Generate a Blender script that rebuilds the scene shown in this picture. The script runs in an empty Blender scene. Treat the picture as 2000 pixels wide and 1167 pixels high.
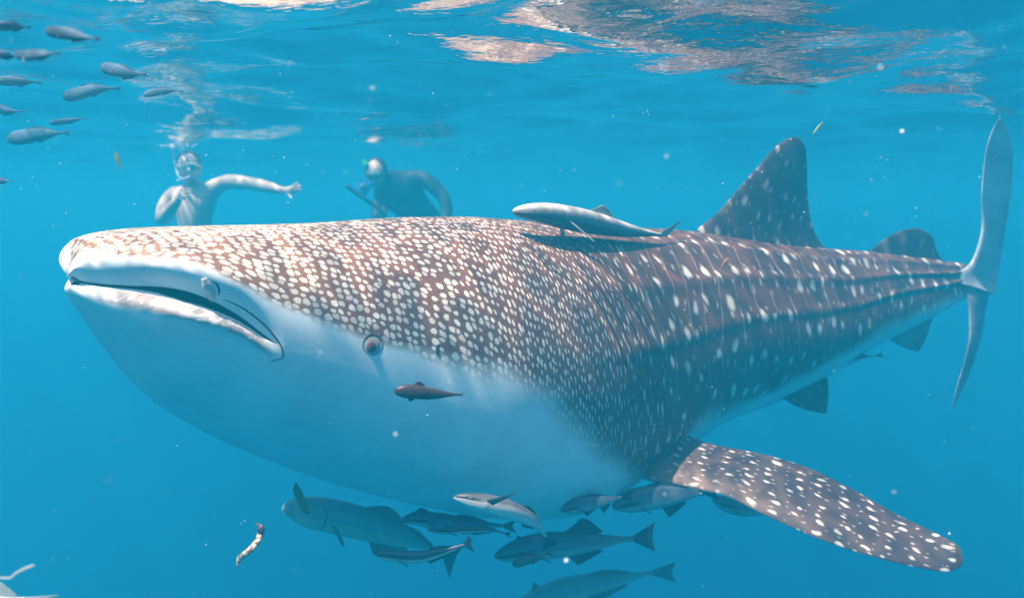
import bpy, bmesh, math, random
import numpy as np
from mathutils import Vector
from mathutils.bvhtree import BVHTree

random.seed(7); RNG = np.random.default_rng(7)
R = math.radians
SC = bpy.context.scene
COL = SC.collection

# ---------------------------------------------------------------- camera, sky, sun, exposure
CAM_Z = -0.5
FPX = 1700.0
PITCH = math.atan((583.5 - 400) / FPX)
cam = bpy.data.cameras.new('camera'); cam_o = bpy.data.objects.new('camera', cam); COL.objects.link(cam_o)
cam_o.location = (0, 0, CAM_Z); cam_o.rotation_euler = (math.pi / 2 - PITCH, 0, 0)
cam.sensor_width = 36; cam.lens = FPX / 2000 * 36; cam.clip_start = 0.02; cam.clip_end = 500
SC.camera = cam_o
cam.dof.use_dof = True; cam.dof.focus_distance = 2.75; cam.dof.aperture_fstop = 2.2

SUN_EL, SUN_FROM = 67.0, (-0.82, -0.57)           # the sun stands high, to the left of and a little behind the camera
w = bpy.data.worlds.new('World'); SC.world = w; w.use_nodes = True
nt = w.node_tree; nt.nodes.clear()
sky = nt.nodes.new('ShaderNodeTexSky'); sky.sky_type = 'NISHITA'; sky.sun_disc = False
sky.sun_elevation = R(SUN_EL); sky.sun_rotation = math.atan2(SUN_FROM[0], SUN_FROM[1])
bg = nt.nodes.new('ShaderNodeBackground'); bg.inputs['Strength'].default_value = 0.15
out = nt.nodes.new('ShaderNodeOutputWorld')
nt.links.new(sky.outputs[0], bg.inputs['Color']); nt.links.new(bg.outputs[0], out.inputs['Surface'])
sl = bpy.data.lights.new('sun', 'SUN'); sl.energy = 5.0; sl.angle = R(0.8); sl.color = (1.0, 0.87, 0.72)
so = bpy.data.objects.new('sun', sl); COL.objects.link(so)
hd = Vector((SUN_FROM[0], SUN_FROM[1], 0)).normalized()
sdir = Vector((hd.x * math.cos(R(SUN_EL)), hd.y * math.cos(R(SUN_EL)), math.sin(R(SUN_EL))))
so.rotation_euler = sdir.to_track_quat('Z', 'Y').to_euler()
SC.view_settings.view_transform = 'Standard'; SC.view_settings.look = 'None'
SC.view_settings.exposure = 1.95; SC.view_settings.gamma = 1.0
SC.render.engine = 'CYCLES'
cy = SC.cycles
cy.use_denoising = True
cy.max_bounces = 8; cy.volume_bounces = 5; cy.transparent_max_bounces = 12
cy.diffuse_bounces = 3; cy.glossy_bounces = 3; cy.transmission_bounces = 2
cy.sample_clamp_indirect = 8; cy.caustics_reflective = False; cy.caustics_refractive = False

# ---------------------------------------------------------------- helpers
CP, SP = math.cos(PITCH), math.sin(PITCH)
def at(px, py, Y):
    """pixel of the 2000x1167 photograph + distance along +Y -> point in the world"""
    dx, dy = (px - 1000) / FPX, (583.5 - py) / FPX
    d = np.array([dx, CP + dy * SP, -SP + dy * CP])
    return np.array([0, 0, CAM_Z]) + d * (Y / d[1])
def proj(P):
    P = np.asarray(P, float) - np.array([0, 0, CAM_Z])
    zc = P[..., 1] * CP - P[..., 2] * SP
    yc = P[..., 1] * SP + P[..., 2] * CP
    return 1000 + FPX * P[..., 0] / zc, 583.5 - FPX * yc / zc

def tag(o, label=None, cat=None, group=None, kind=None):
    if label: o['label'] = label
    if cat: o['category'] = cat
    if group: o['group'] = group
    if kind: o['kind'] = kind
    return o
def link(name, me, parent=None, mat=None):
    o = bpy.data.objects.new(name, me); COL.objects.link(o)
    if parent is not None: o.parent = parent
    if mat is not None and me is not None: me.materials.append(mat)
    return o
def mesh_of(name, V, F, attrs=None, uvs=None, smooth=True):
    V = np.asarray(V, np.float32)
    me = bpy.data.meshes.new(name)
    me.from_pydata(V.tolist(), [], F if isinstance(F, list) else F.tolist())
    if attrs:
        for k, a in attrs.items():
            at_ = me.attributes.new(k, 'FLOAT', 'POINT'); at_.data.foreach_set('value', np.asarray(a, np.float32))
    if uvs:
        n = len(me.loops); vi = np.empty(n, np.int32); me.loops.foreach_get('vertex_index', vi)
        for k, uv in uvs.items():
            l = me.uv_layers.new(name=k); l.data.foreach_set('uv', np.asarray(uv, np.float32)[vi].ravel())
    if smooth: me.polygons.foreach_set('use_smooth', [True] * len(me.polygons))
    me.update()
    return me
def grid_faces(nr, nc, wrap=False, off=0):
    i = np.arange(nr - 1)[:, None]; j = np.arange(nc if wrap else nc - 1)[None, :]
    j2 = (j + 1) % nc
    return (off + np.stack([i * nc + j, i * nc + j2, (i + 1) * nc + j2, (i + 1) * nc + j], -1)).reshape(-1, 4)
def smooth(x, a, b):
    t = np.clip((np.asarray(x, float) - a) / (b - a), 0, 1); return t * t * (3 - 2 * t)
def empty(name, loc):
    o = bpy.data.objects.new(name, None); COL.objects.link(o); o.location = Vector(loc); o.empty_display_size = .05
    return o
def cr(xs, ys):
    """smooth (monotone cubic) interpolation through knots"""
    xs = np.asarray(xs, float); ys = np.asarray(ys, float)
    h = np.diff(xs); d = np.diff(ys) / h
    m = np.zeros_like(ys); m[0] = d[0]; m[-1] = d[-1]
    for i in range(1, len(xs) - 1):
        m[i] = 0 if d[i - 1] * d[i] <= 0 else 2 * d[i - 1] * d[i] / (d[i - 1] + d[i])
    def f(x):
        x = np.clip(np.asarray(x, float), xs[0], xs[-1])
        k = np.clip(np.searchsorted(xs, x, 'right') - 1, 0, len(xs) - 2)
        t = (x - xs[k]) / h[k]
        return ((2*t**3 - 3*t**2 + 1) * ys[k] + (t**3 - 2*t**2 + t) * h[k] * m[k]
                + (-2*t**3 + 3*t**2) * ys[k + 1] + (t**3 - t**2) * h[k] * m[k + 1])
    return f

class NT:
    """small wrapper for writing node materials"""
    def __init__(s, name):
        s.m = bpy.data.materials.new(name); s.m.use_nodes = True; s.t = s.m.node_tree; s.t.nodes.clear()
        s.out = s.t.nodes.new('ShaderNodeOutputMaterial')
    def n(s, typ, **kw):
        nd = s.t.nodes.new('ShaderNode' + typ)
        for k, v in kw.items():
            if k.startswith('_'): setattr(nd, k[1:], v)
        for k, v in kw.items():
            if k.startswith('_'): continue
            key = int(k[1:]) if k[0] == 'i' and k[1:].isdigit() else k.replace('__', ' ')
            inp = nd.inputs[key]
            if isinstance(v, bpy.types.NodeSocket): s.t.links.new(v, inp)
            else: inp.default_value = v
        return nd
    def math(s, op, a, b=0.0, c=None, clamp=False):
        kw = {'_operation': op, 'i0': a, 'i1': b, '_use_clamp': clamp}
        if c is not None: kw['i2'] = c
        return s.n('Math', **kw).outputs[0]
    def sstep(s, x, a, b):
        nd = s.n('MapRange', _interpolation_type='SMOOTHSTEP', i0=x, i1=a, i2=b, i3=0.0, i4=1.0); return nd.outputs[0]
    def mix(s, f, a, b):
        nd = s.n('Mix', _data_type='RGBA'); 
        for i, v in ((0, f), (6, a), (7, b)):
            if isinstance(v, bpy.types.NodeSocket): s.t.links.new(v, nd.inputs[i])
            else: nd.inputs[i].default_value = v if i == 0 else (*v, 1) if len(v) == 3 else v
        return nd.outputs[2]
    def attr(s, name): return s.n('Attribute', _attribute_name=name).outputs['Fac']
    def done(s, sh): s.t.links.new(sh, s.out.inputs['Surface']); return s.m
def simple(name, col, rough=0.5, spec=0.3, noise=0.0, scale=30, bump=0.0):
    k = NT(name)
    tc = k.n('TexCoord').outputs['Object']
    nz = k.n('TexNoise', Vector=tc, Scale=scale, Detail=4.0).outputs[0]
    f = k.math('MULTIPLY_ADD', nz, 2 * noise, 1 - noise)
    v = k.n('VectorMath', _operation='SCALE', i0=col[:3]); k.t.links.new(f, v.inputs['Scale'])
    b = k.n('BsdfPrincipled', Roughness=rough)
    k.t.links.new(v.outputs[0], b.inputs['Base Color']); b.inputs['Specular IOR Level'].default_value = spec
    if bump:
        k.t.links.new(k.n('Bump', Strength=bump, Distance=.01, Height=nz).outputs[0], b.inputs['Normal'])
    return k.done(b.outputs[0])

# ---------------------------------------------------------------- the water: body, surface, seabed
def box_mesh(name, lo, hi):
    v = [(x, y, z) for x in (lo[0], hi[0]) for y in (lo[1], hi[1]) for z in (lo[2], hi[2])]
    f = [(0, 1, 3, 2), (4, 6, 7, 5), (0, 4, 5, 1), (2, 3, 7, 6), (0, 2, 6, 4), (1, 5, 7, 3)]
    return mesh_of(name, v, f, smooth=False)
hz = bpy.data.materials.new('sea_water_volume'); hz.use_nodes = True; t = hz.node_tree; t.nodes.clear()
pv = t.nodes.new('ShaderNodeVolumePrincipled'); mo = t.nodes.new('ShaderNodeOutputMaterial')
pv.inputs['Color'].default_value = (0.016, 0.385, 0.575, 1); pv.inputs['Density'].default_value = 0.124
pv.inputs['Anisotropy'].default_value = 0.2
t.links.new(pv.outputs[0], mo.inputs['Volume'])
haze = link('haze', box_mesh('haze', (-75, -45, -29), (75, 85, 0.55)), None, hz); tag(haze, kind='stuff')

def unseen_seabed():  # bed out of view, added to block light entering from below
    n = 90; xs = np.linspace(-70, 70, n); ys = np.linspace(-42, 82, n)
    X, Y = np.meshgrid(xs, ys); Z = -27.5 + .4 * np.sin(X * .31 + 1) * np.cos(Y * .27) + .2 * np.sin(X * .9 + Y * .7)
    k = NT('sand_bed'); tc = k.n('TexCoord').outputs['Object']
    nz = k.n('TexNoise', Vector=tc, Scale=.7, Detail=6.0).outputs[0]
    b = k.n('BsdfDiffuse', Color=k.mix(nz, (.22, .19, .14), (.40, .35, .27)))
    me = mesh_of('unseen_seabed', np.stack([X, Y, Z], -1).reshape(-1, 3), grid_faces(n, n))
    tag(link('unseen_seabed', me, None, k.done(b.outputs[0])), kind='structure')
unseen_seabed()

def wave_height(X, Y):
    r = np.random.default_rng(48)
    Z = np.zeros_like(X)
    for lam, amp, cnt in ((3.2, .020, 3), (1.7, .018, 4), (.9, .012, 5), (.5, .0048, 6), (.27, .0016, 7)):
        for _ in range(cnt):
            th = R(78) + r.normal(0, .55); l = lam * r.uniform(.8, 1.25)
            ph = r.uniform(0, 6.28); kx, ky = math.cos(th) * 6.283 / l, math.sin(th) * 6.283 / l
            a = kx * X + ky * Y + ph
            Z += amp * np.sin(a + .35 * np.sin(a))
    return Z
def water_surface():
    def graded(a, b, n, dense):      # spacing finest near 0
        lo, hi = math.asinh(a / dense), math.asinh(b / dense)
        return np.sinh(np.linspace(lo, hi, n)) * dense
    xs = graded(-70, 70, 560, 2.2); ys = graded(-42 , 82, 620, 2.4)
    X, Y = np.meshgrid(xs, ys)
    Z = wave_height(X, Y)
    fade = np.clip(1 - np.hypot(X, Y) / 60, .0, 1); Z = Z * (.25 + .75 * fade)
    k = NT('water_surface')
    tc = k.n('TexCoord').outputs['Object']
    mp = k.n('Mapping', Vector=tc, Scale=(1.0, 1.9, 1.0)).outputs[0]
    n1 = k.n('TexNoise', Vector=mp, Scale=7.0, Detail=3.0, Roughness=.55).outputs[0]
    bp = k.n('Bump', Strength=1.0, Distance=.008, Height=n1).outputs[0]
    # caustic lines and broad dapple painted into the transparency tint, instead of focused daylight
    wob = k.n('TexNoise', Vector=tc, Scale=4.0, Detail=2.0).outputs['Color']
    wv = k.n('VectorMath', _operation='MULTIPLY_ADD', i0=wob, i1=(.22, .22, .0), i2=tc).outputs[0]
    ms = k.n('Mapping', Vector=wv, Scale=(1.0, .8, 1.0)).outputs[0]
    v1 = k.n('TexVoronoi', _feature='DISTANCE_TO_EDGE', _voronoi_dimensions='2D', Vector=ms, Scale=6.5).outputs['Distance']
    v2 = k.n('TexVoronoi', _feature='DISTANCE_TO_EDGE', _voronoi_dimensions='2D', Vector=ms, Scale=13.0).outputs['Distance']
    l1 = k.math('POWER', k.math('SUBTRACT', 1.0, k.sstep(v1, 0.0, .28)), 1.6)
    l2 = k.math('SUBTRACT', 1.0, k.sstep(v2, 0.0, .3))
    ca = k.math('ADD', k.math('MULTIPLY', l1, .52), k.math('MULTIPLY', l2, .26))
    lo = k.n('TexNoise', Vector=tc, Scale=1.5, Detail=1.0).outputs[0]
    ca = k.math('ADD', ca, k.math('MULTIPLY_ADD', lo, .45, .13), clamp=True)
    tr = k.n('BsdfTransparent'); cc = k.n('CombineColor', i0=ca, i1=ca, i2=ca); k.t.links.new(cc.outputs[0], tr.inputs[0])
    gl = k.n('BsdfGlossy', Roughness=.07, Color=(.97, .975, .98, 1)); k.t.links.new(bp, gl.inputs['Normal'])
    fr = k.n('Fresnel', IOR=1.333); k.t.links.new(bp, fr.inputs['Normal'])
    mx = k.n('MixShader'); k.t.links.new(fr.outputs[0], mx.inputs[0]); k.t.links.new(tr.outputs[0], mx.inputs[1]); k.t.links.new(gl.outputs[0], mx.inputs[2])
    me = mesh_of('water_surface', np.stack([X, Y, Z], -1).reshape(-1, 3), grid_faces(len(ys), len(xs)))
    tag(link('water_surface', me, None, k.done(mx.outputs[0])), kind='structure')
water_surface()

# ---------------------------------------------------------------- whale shark
SL = 4.78                                            # snout to tail root along the spine
alpha = cr([0, .5, 1.0, 1.6, 2.3, 3.2, 4.2, 4.78], [40, 40, 39, 38, 35, 31, 28, 32])
_s = np.linspace(0, SL, 2400); _a = np.radians(alpha(_s)); _ds = _s[1] - _s[0]
_p0 = at(131, 520, 2.45)
SPX = _p0[0] + np.concatenate([[0], np.cumsum(np.cos(_a[:-1]) * _ds)])
SPY = _p0[1] + np.concatenate([[0], np.cumsum(np.sin(_a[:-1]) * _ds)])
def spine(s):
    return np.interp(s, _s, SPX), np.interp(s, _s, SPY), np.radians(alpha(s))
def zpix(px, py, Y):
    """height of the image row py at ground distance Y (px only matters for the ray)"""
    return at(px, py, Y)[2]
top_px = cr([120, 160, 200, 250, 300, 400, 500, 600, 700, 800, 900, 1000, 1100, 1200, 1300, 1400, 1500, 1600, 1700, 1780, 1850, 1900, 1950],
            [500, 470, 457, 449, 445, 441, 439, 436, 430, 424, 423, 429, 437, 443, 447, 458, 473, 484, 491, 500, 510, 517, 530])
bot_px = cr([120, 200, 300, 400, 500, 600, 700, 800, 900, 1000, 1100, 1200, 1300, 1400, 1500, 1600, 1700, 1800, 1900, 1950],
            [620, 700, 790, 850, 893, 928, 956, 976, 988, 985, 965, 925, 875, 825, 792, 745, 680, 630, 578, 556])
def build_shark():
    ns = 560
    # stations dense at the snout
    u = np.linspace(0, 1, ns); S = SL * (0.12 * u + 0.88 * u ** 1.9); S[0] = 0.0004
    X0, Y0, A = spine(S)
    px, _ = proj(np.stack([X0, Y0, np.full(ns, -.7)], -1))
    zt = np.array([zpix(a, top_px(a), y) for a, y in zip(px, Y0)])
    zb = np.array([zpix(a, bot_px(a), y) for a, y in zip(px, Y0)])
    W = cr([0, .45, .9, 1.3, 1.7, 2.1, 2.6, 3.2, 3.8, 4.3, 4.6, 4.78], [.38, .43, .49, .53, .525, .46, .40, .325, .225, .135, .085, .05])(S)
    a0 = .34; m = 2.5
    W = W * np.where(S < a0, (1 - np.clip(1 - S / a0, 0, 1) ** m) ** (1 / m), 1)
    zm = cr([0, .08, .2, .32, .45, 1.0, SL], [-.714, -.720, -.748, -.80, -.893, -.95, -.8])(S)   # mouth level
    SC_ = .43                                              # mouth corner
    zc = cr([0, .3, .6, 1.2, 2.0, 3.0, 4.2, SL], [0, 0, -.02, -.06, -.02, 0, 0, 0])(S)
    mid = zb + (zt - zb) * cr([0, 1, 1.6, 2.4, 3.2, 4.0, 4.6, SL], [.5, .49, .46, .46, .42, .30, .25, .3])(S)
    k_ = smooth(S, .4, 1.0)
    zc = zc + (1 - k_) * zm + k_ * mid
    # round the very front of each jaw
    fr_u = np.sqrt(1 - np.clip(1 - S / .06, 0, 1) ** 2); fr_l = np.sqrt(1 - np.clip(1 - S / .22, 0, 1) ** 2)
    Hu = (zt - zc) * fr_u; Hl = (zc - zb) * fr_l
    nu_ = cr([0, .4, 1, 2, 3, SL], [3.2, 2.8, 2.3, 2.0, 1.9, 2.0])(S)
    nl_ = cr([0, .5, 1, 1.6, 2.1, 2.8, 3.4, SL], [2.2, 2.1, 2.3, 3.1, 2.3, 1.65, 1.45, 1.6])(S)
    gap = np.where(S < SC_, .036 * np.clip(1 - S / SC_, 0, 1) ** .55 * (.22 + .78 * smooth(S, .05, .20)), 0)
    NUr, NLr = 96, 96
    tt = np.linspace(0, 1, 500)
    rows_u, rows_l = [], []
    Q_u, Q_l = [], []
    for i in range(ns):
        t_ = tt * math.pi / 2
        # upper: from top (t=pi/2) to widest (0)
        c, s_ = np.cos(t_[::-1]), np.sin(t_[::-1])
        yu = W[i] * np.power(np.maximum(c, 0), 2 / nu_[i]); zu = zc[i] + Hu[i] * np.power(np.maximum(s_, 0), 2 / nu_[i])
        c, s_ = np.cos(t_), np.sin(t_)
        yl = W[i] * np.power(np.maximum(c, 0), 2 / nl_[i]); zl = zc[i] - Hl[i] * np.power(np.maximum(s_, 0), 2 / nl_[i])
        y = np.concatenate([yu, yl[1:]]); z = np.concatenate([zu, zl[1:]])
        q = np.concatenate([[0], np.cumsum(np.hypot(np.diff(y), np.diff(z)))])
        zmi = zm[i] if S[i] < .9 else None
        if zmi is None: qm = .5 * q[-1]
        else: qm = float(np.interp(-zmi, -z, q))
        kk = smooth(S[i], .55, .9); 
        if S[i] < .9: qm = (1 - kk) * qm + kk * .5 * q[-1]
        # rows packed towards the mouth line
        fu = 1 - (1 - np.linspace(0, 1, NUr)) ** 1.35; fl = np.linspace(0, 1, NLr) ** 1.35
        qu = qm * fu; ql = qm + (q[-1] - qm) * fl
        rows_u.append(np.stack([np.interp(qu, q, y), np.interp(qu, q, z), qu, qm - qu], -1))
        rows_l.append(np.stack([np.interp(ql, q, y), np.interp(ql, q, z), ql, ql - qm], -1))
    U = np.array(rows_u); L = np.array(rows_l)       # ns x rows x (y, z, q, delta)
    n_in = 5
    fi = [.10, .22, .40, .62, .80]
    env = 1 - smooth(S, SC_ - .10, SC_ + .02)         # how much mouth there is
    env_l = 1 - smooth(S, SC_ - .08, SC_ + .0)
    def world(Sarr, y, z):
        X, Y, a = spine(Sarr); return np.stack([X + y * np.sin(a), Y - y * np.cos(a), z], -1)
    sides = []
    for sg in (1, -1):
        # upper shell
        d = U[..., 3]; y = U[..., 0].copy(); z = U[..., 1].copy(); s2 = np.repeat(S[:, None], NUr, 1)
        tuck = (env * (.35 + .65 * smooth(S, .0, .14)))[:, None] * .18 * np.exp(-(d / .045) ** 1.6)
        z = z + gap[:, None] * .55 * np.exp(-(d / .12) ** 2)
        # longitudinal ridges of the rear body
        for (q0, amp, wd) in ((.24, .010, .018), (.44, .012, .02), (.66, .006, .02)):
            rr = U[..., 2] / np.maximum(L[:, -1, 2][:, None], .05)
            rg_ = amp * 1.1 * np.exp(-((rr - q0 * .62) / .024) ** 2) * smooth(S, 1.2, 2.0)[:, None]; z = z + rg_ * (1 - rr * 1.6); y = y + rg_ * rr * 2.2
        cx = a0 * .95
        s2 = s2 + tuck * np.clip(cx - s2, 0, 1); y = y * (1 - tuck * .45)
        s2 = s2 - .010 * env[:, None] * np.exp(-((d - .06) / .05) ** 2) * np.clip(1 - S / .3, 0, 1)[:, None]
        PU = world(s2, sg * y, z); 
        # lower shell
        d = L[..., 3]; yl = L[..., 0].copy(); zl = L[..., 1].copy(); sl_ = np.repeat(S[:, None], NLr, 1)
        tk = (env * (.4 + .6 * smooth(S, .0, .12)))[:, None] * .14 * np.exp(-(d / .022) ** 1.5)
        zl = zl - gap[:, None] * .55 * np.exp(-(d / .12) ** 2)
        lip = env_l[:, None] * .009 * np.exp(-((d - .028) / .022) ** 2)
        wr = 1 + .10 * np.sin(S * 70 + 3 * np.sin(S * 9))[:, None] + .07 * np.sin(S * 173 + 1 + 2 * np.sin(S * 23))[:, None]
        sl_ = sl_ + tk * np.clip(cx - sl_, 0, 1) - lip * wr * np.clip(1 - S / .25, 0, 1)[:, None] * .0
        yl = yl * (1 - tk * .45) + lip * wr * np.clip(S / .1, 0, 1)[:, None]
        sl_ = sl_ + .004 * (env * np.exp(-S / .12))[:, None]
        PL = world(sl_, sg * yl, zl)
        # mouth interior rows run from upper lip to lower lip round a pocket
        sides.append((PU, PL, s2, y, sl_, yl, z, zl))
    V = []; F = []; At = {'belly': [], 'mouth': [], 'lip': []}; UV = []; PT = []
    off = 0
    # white underside boundary, traced on the near flank
    bnd = cr([100, 150, 250, 330, 400, 440, 480, 560, 650, 730, 850, 950, 1050, 1120, 1200, 1260, 1300, 1360, 1450, 1560, 1650, 1750, 1900, 1960],
             [478, 487, 495, 501, 511, 533, 555, 598, 628, 655, 682, 702, 742, 790, 860, 915, 900, 815, 780, 735, 680, 625, 565, 548])
    PU, PL = sides[0][:2]
    side_rows = np.concatenate([PU, PL[:, 1:]], 1)
    qrow = np.concatenate([U[..., 2], L[:, 1:, 2]], 1)
    pxr, pyr = proj(side_rows)
    over = pyr - bnd(pxr)
    qb = np.empty(ns)
    for i in range(ns):
        k = np.argmax(over[i] > 0) if (over[i] > 0).any() else len(qrow[i]) - 1
        qb[i] = qrow[i, k]
    ker = np.hanning(31); ker /= ker.sum(); qb = np.convolve(np.pad(qb, 15, 'edge'), ker, 'valid')
    wid = cr([0, .3, .8, 1.5, 2.2, 3, SL], [.018, .025, .040, .15, .15, .09, .05])(S)
    csz = cr([0, .35, .9, 1.25, 1.6, 1.95, 2.4, SL], [.016, .022, .031, .039, .049, .11, .148, .145])
    sg_ = np.linspace(0, SL, 4000); Ug = np.concatenate([[0], np.cumsum(1 / csz(sg_[:-1]) * (sg_[1] - sg_[0]))])
    for si, sg in enumerate((1, -1)):
        PU, PL, s2, yy, sl_, yl, z, zl = sides[si]
        nr = NUr + NLr
        P = np.concatenate([PU, PL], 1); q = np.concatenate([U[..., 2], L[..., 2]], 1)
        V.append(P.reshape(-1, 3))
        i, j = np.meshgrid(np.arange(ns - 1), np.arange(nr - 1), indexing='ij')
        seam = (j == NUr - 1) & (S[i] < SC_)
        f = np.stack([i * nr + j, i * nr + j + 1, (i + 1) * nr + j + 1, (i + 1) * nr + j], -1)[~seam]
        if sg < 0: f = f[:, ::-1]
        F.append(f[:, ::-1] + off); 
        be = (q - qb[:, None]) / wid[:, None]
        At['belly'].append(be.ravel()); At['mouth'].append(np.zeros(ns * nr))
        dd = np.concatenate([-U[..., 3], L[..., 3]], 1)
        At['lip'].append((dd * 1.0 + 10 * (1 - (S < SC_ + .05))[:, None]).ravel())
        UV.append(np.stack([np.repeat(S, nr), sg * q.ravel()], -1))
        c_ = csz(S)[:, None]
        PT.append(np.stack([np.repeat(np.interp(S, sg_, Ug), nr), (sg * q / c_ + (37 if sg < 0 else 0)).ravel()], -1))
        off += ns * nr
        # pocket
        ic = int(np.searchsorted(S, SC_)) + 1
        pocket = []
        cpt = world(np.full(ic, .40), np.zeros(ic), np.full(ic, 0.0))
        for a_, b_ in [(f_, 0) for f_ in [0] + fi] + [(f_, 1) for f_ in (fi + [0])[::-1][1:]] + [(0, 1)]:
            base = (PU if b_ == 0 else PL)[:ic, (NUr - 1) if b_ == 0 else 0]
            tgt = cpt.copy(); tgt[:, 2] = base[:, 2] + (.05 if b_ == 0 else -.05)
            fall = np.clip((SC_ - S[:ic]) / .2, .0, 1)[:, None] ** .5
            pocket.append(base + (tgt - base) * a_ * (.15 + .85 * fall))
        pk = np.stack(pocket, 1); npk = pk.shape[1]
        V.append(pk.reshape(-1, 3)); ff = grid_faces(ic, npk, off=off); F.append(ff if sg < 0 else ff[:, ::-1])
        nn = ic * npk
        At['belly'].append(np.full(nn, 1.)); At['mouth'].append(np.tile(np.array([.3] + [1] * (npk - 2) + [.3]), ic)); At['lip'].append(np.full(nn, 10.))
        UV.append(np.stack([np.repeat(S[:ic], npk), np.tile(np.linspace(0, .2, npk), ic)], -1)); PT.append(np.zeros((nn, 2)))
        off += nn
    V = np.concatenate(V); F = np.concatenate(F)
    me = mesh_of('shark_body', V, F, {k: np.concatenate(a) for k, a in At.items()}, {'skin': np.concatenate(UV), 'pattern': np.concatenate(PT)})
    bm = bmesh.new(); bm.from_mesh(me); bmesh.ops.remove_doubles(bm, verts=bm.verts, dist=2e-4)
    bmesh.ops.recalc_face_normals(bm, faces=bm.faces)
    bm.to_mesh(me); bm.free()
    me.polygons.foreach_set('use_smooth', [True] * len(me.polygons))
    return me

def shark_skin(name='shark_skin', fin=False):
    k = NT(name)
    uv = k.n('UVMap', _uv_map='skin').outputs[0]; pt = k.n('UVMap', _uv_map='pattern').outputs[0]
    s = k.n('SeparateXYZ', i0=uv).outputs; s_, q_ = s[0], s[1]
    aq = k.math('ABSOLUTE', q_)
    be = k.attr('belly')
    oc = k.n('TexCoord').outputs['Object']
    fine = k.n('TexNoise', Vector=oc, Scale=60.0, Detail=5.0, Roughness=.6).outputs[0]
    broad = k.n('TexNoise', Vector=uv, Scale=3.2, Detail=3.0, _noise_dimensions='2D').outputs[0]
    wob = k.n('TexNoise', Vector=pt, Scale=.9, Detail=2.0, _noise_dimensions='2D').outputs['Color']
    wv = k.n('VectorMath', _operation='MULTIPLY_ADD', i0=wob, i1=(.55, .55, 0), i2=pt).outputs[0]
    # spot size: huge touching cells on the snout, small separate dots towards the tail
    head = k.math('SUBTRACT', 1.0, k.sstep(s_, .95, 2.05))            # 1 on the head
    snout = k.math('SUBTRACT', 1.0, k.sstep(s_, .30, 1.0))
    el = k.n('CombineXYZ', i0=k.math('MULTIPLY_ADD', snout, -.18, k.math('MULTIPLY_ADD', head, -.50, 1.3)), i1=k.math('MULTIPLY_ADD', head, .30, .85), i2=1.0).outputs[0]
    rnd = k.math('MULTIPLY_ADD', head, .02, .5)
    def spots(vec, radius, soft, sc=1.0):
        vn = k.n('TexVoronoi', _voronoi_dimensions='2D', Vector=vec, Scale=sc, Randomness=rnd)
        jit = k.n('SeparateColor', i0=vn.outputs['Color']).outputs[0]
        rr = k.math('MULTIPLY', radius, k.math('MULTIPLY_ADD', jit, .42, .76))
        d = k.math('SUBTRACT', rr, vn.outputs['Distance'])
        return k.n('MapRange', _interpolation_type='SMOOTHSTEP', i0=d, i1=-.03, i2=soft, i3=0.0, i4=1.0).outputs[0], vn
    v2 = k.n('VectorMath', _operation='MULTIPLY', i0=wv, i1=el).outputs[0]
    rad = k.math('ADD', k.math('MULTIPLY_ADD', head, .185, .19), k.math('MULTIPLY', snout, .08))
    sp, vn = spots(v2, rad, .14)
    sp = k.math('MULTIPLY', sp, k.math('MULTIPLY_ADD', k.n('SeparateColor', i0=vn.outputs['Color']).outputs[1], .4, .68), clamp=True)
    ed = k.n('TexVoronoi', _feature='DISTANCE_TO_EDGE', _voronoi_dimensions='2D', Vector=v2, Scale=1.0, Randomness=rnd).outputs['Distance']
    sp = k.math('MULTIPLY', sp, k.sstep(ed, k.math('MULTIPLY_ADD', snout, -.01, .01), k.math('MULTIPLY_ADD', snout, -.02, .10)))
    # a second set of small faint dots between the large ones
    v3 = k.n('VectorMath', _operation='MULTIPLY_ADD', i0=wv, i1=(2.1, 1.2, 0), i2=(13.3, 5.7, 0)).outputs[0]
    s2, _ = spots(v3, .13, .1)
    sp = k.math('MAXIMUM', sp, k.math('MULTIPLY', s2, k.math('MULTIPLY_ADD', head, -.2, .4)))
    # thin pale bars across the back
    wb = k.n('TexNoise', Vector=pt, Scale=.16, Detail=1.0, _noise_dimensions='2D').outputs[0]
    sx = k.math('ADD', k.n('SeparateXYZ', i0=pt).outputs[0], k.math('MULTIPLY', wb, 2.6))
    bar = k.math('ABSOLUTE', k.math('SUBTRACT', k.math('FRACT', k.math('MULTIPLY', sx, 1.5)), .5))
    bar = k.math('SUBTRACT', 1.0, k.sstep(bar, .010, .042))
    brk = k.sstep(k.n('TexNoise', Vector=pt, Scale=1.3, Detail=2.0, _noise_dimensions='2D').outputs[0],   .34, .5)
    bar = k.math('MULTIPLY', k.math('MULTIPLY', bar, brk), k.sstep(s_, 1.25, 1.8))
    brown = k.mix(broad, (.092, .030, .018), (.145, .050, .030))
    brown = k.mix(k.math('MULTIPLY', fine, .5), brown, (.085, .036, .028))
    brown = k.mix(k.math('MULTIPLY', head, .35), brown, (.30, .125, .064)); brown = k.mix(k.math('MULTIPLY', snout, .6), brown, (.30, .135, .070))
    brown = k.mix(k.math('MULTIPLY', bar, .0 if fin else .55), brown, (.46, .38, .33))
    if fin:
        brown = k.mix(.75, brown, (.040, .026, .027))
        sp = k.math('MULTIPLY', sp, k.attr('spots'))
        brown = k.mix(k.attr('warm'), brown, (.26, .155, .11))
    white = k.mix(fine, (.84, .76, .64), (.70, .61, .50))
    col = k.mix(sp, brown, white)
    # creamy underside, creeping up between the spots
    b2 = k.math('ADD', be, k.math('MULTIPLY', k.math('SUBTRACT', broad, .5), 1.2))
    under = k.sstep(b2, -.35, .95)
    bel = k.mix(fine, (.90, .90, .88), (.80, .81, .79))
    cloud = k.n('TexNoise', Vector=oc, Scale=5.0, Detail=6.0, Roughness=.65).outputs[0]
    bel = k.mix(k.sstep(cloud, .40, .68), bel, (.76, .75, .74))
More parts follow.
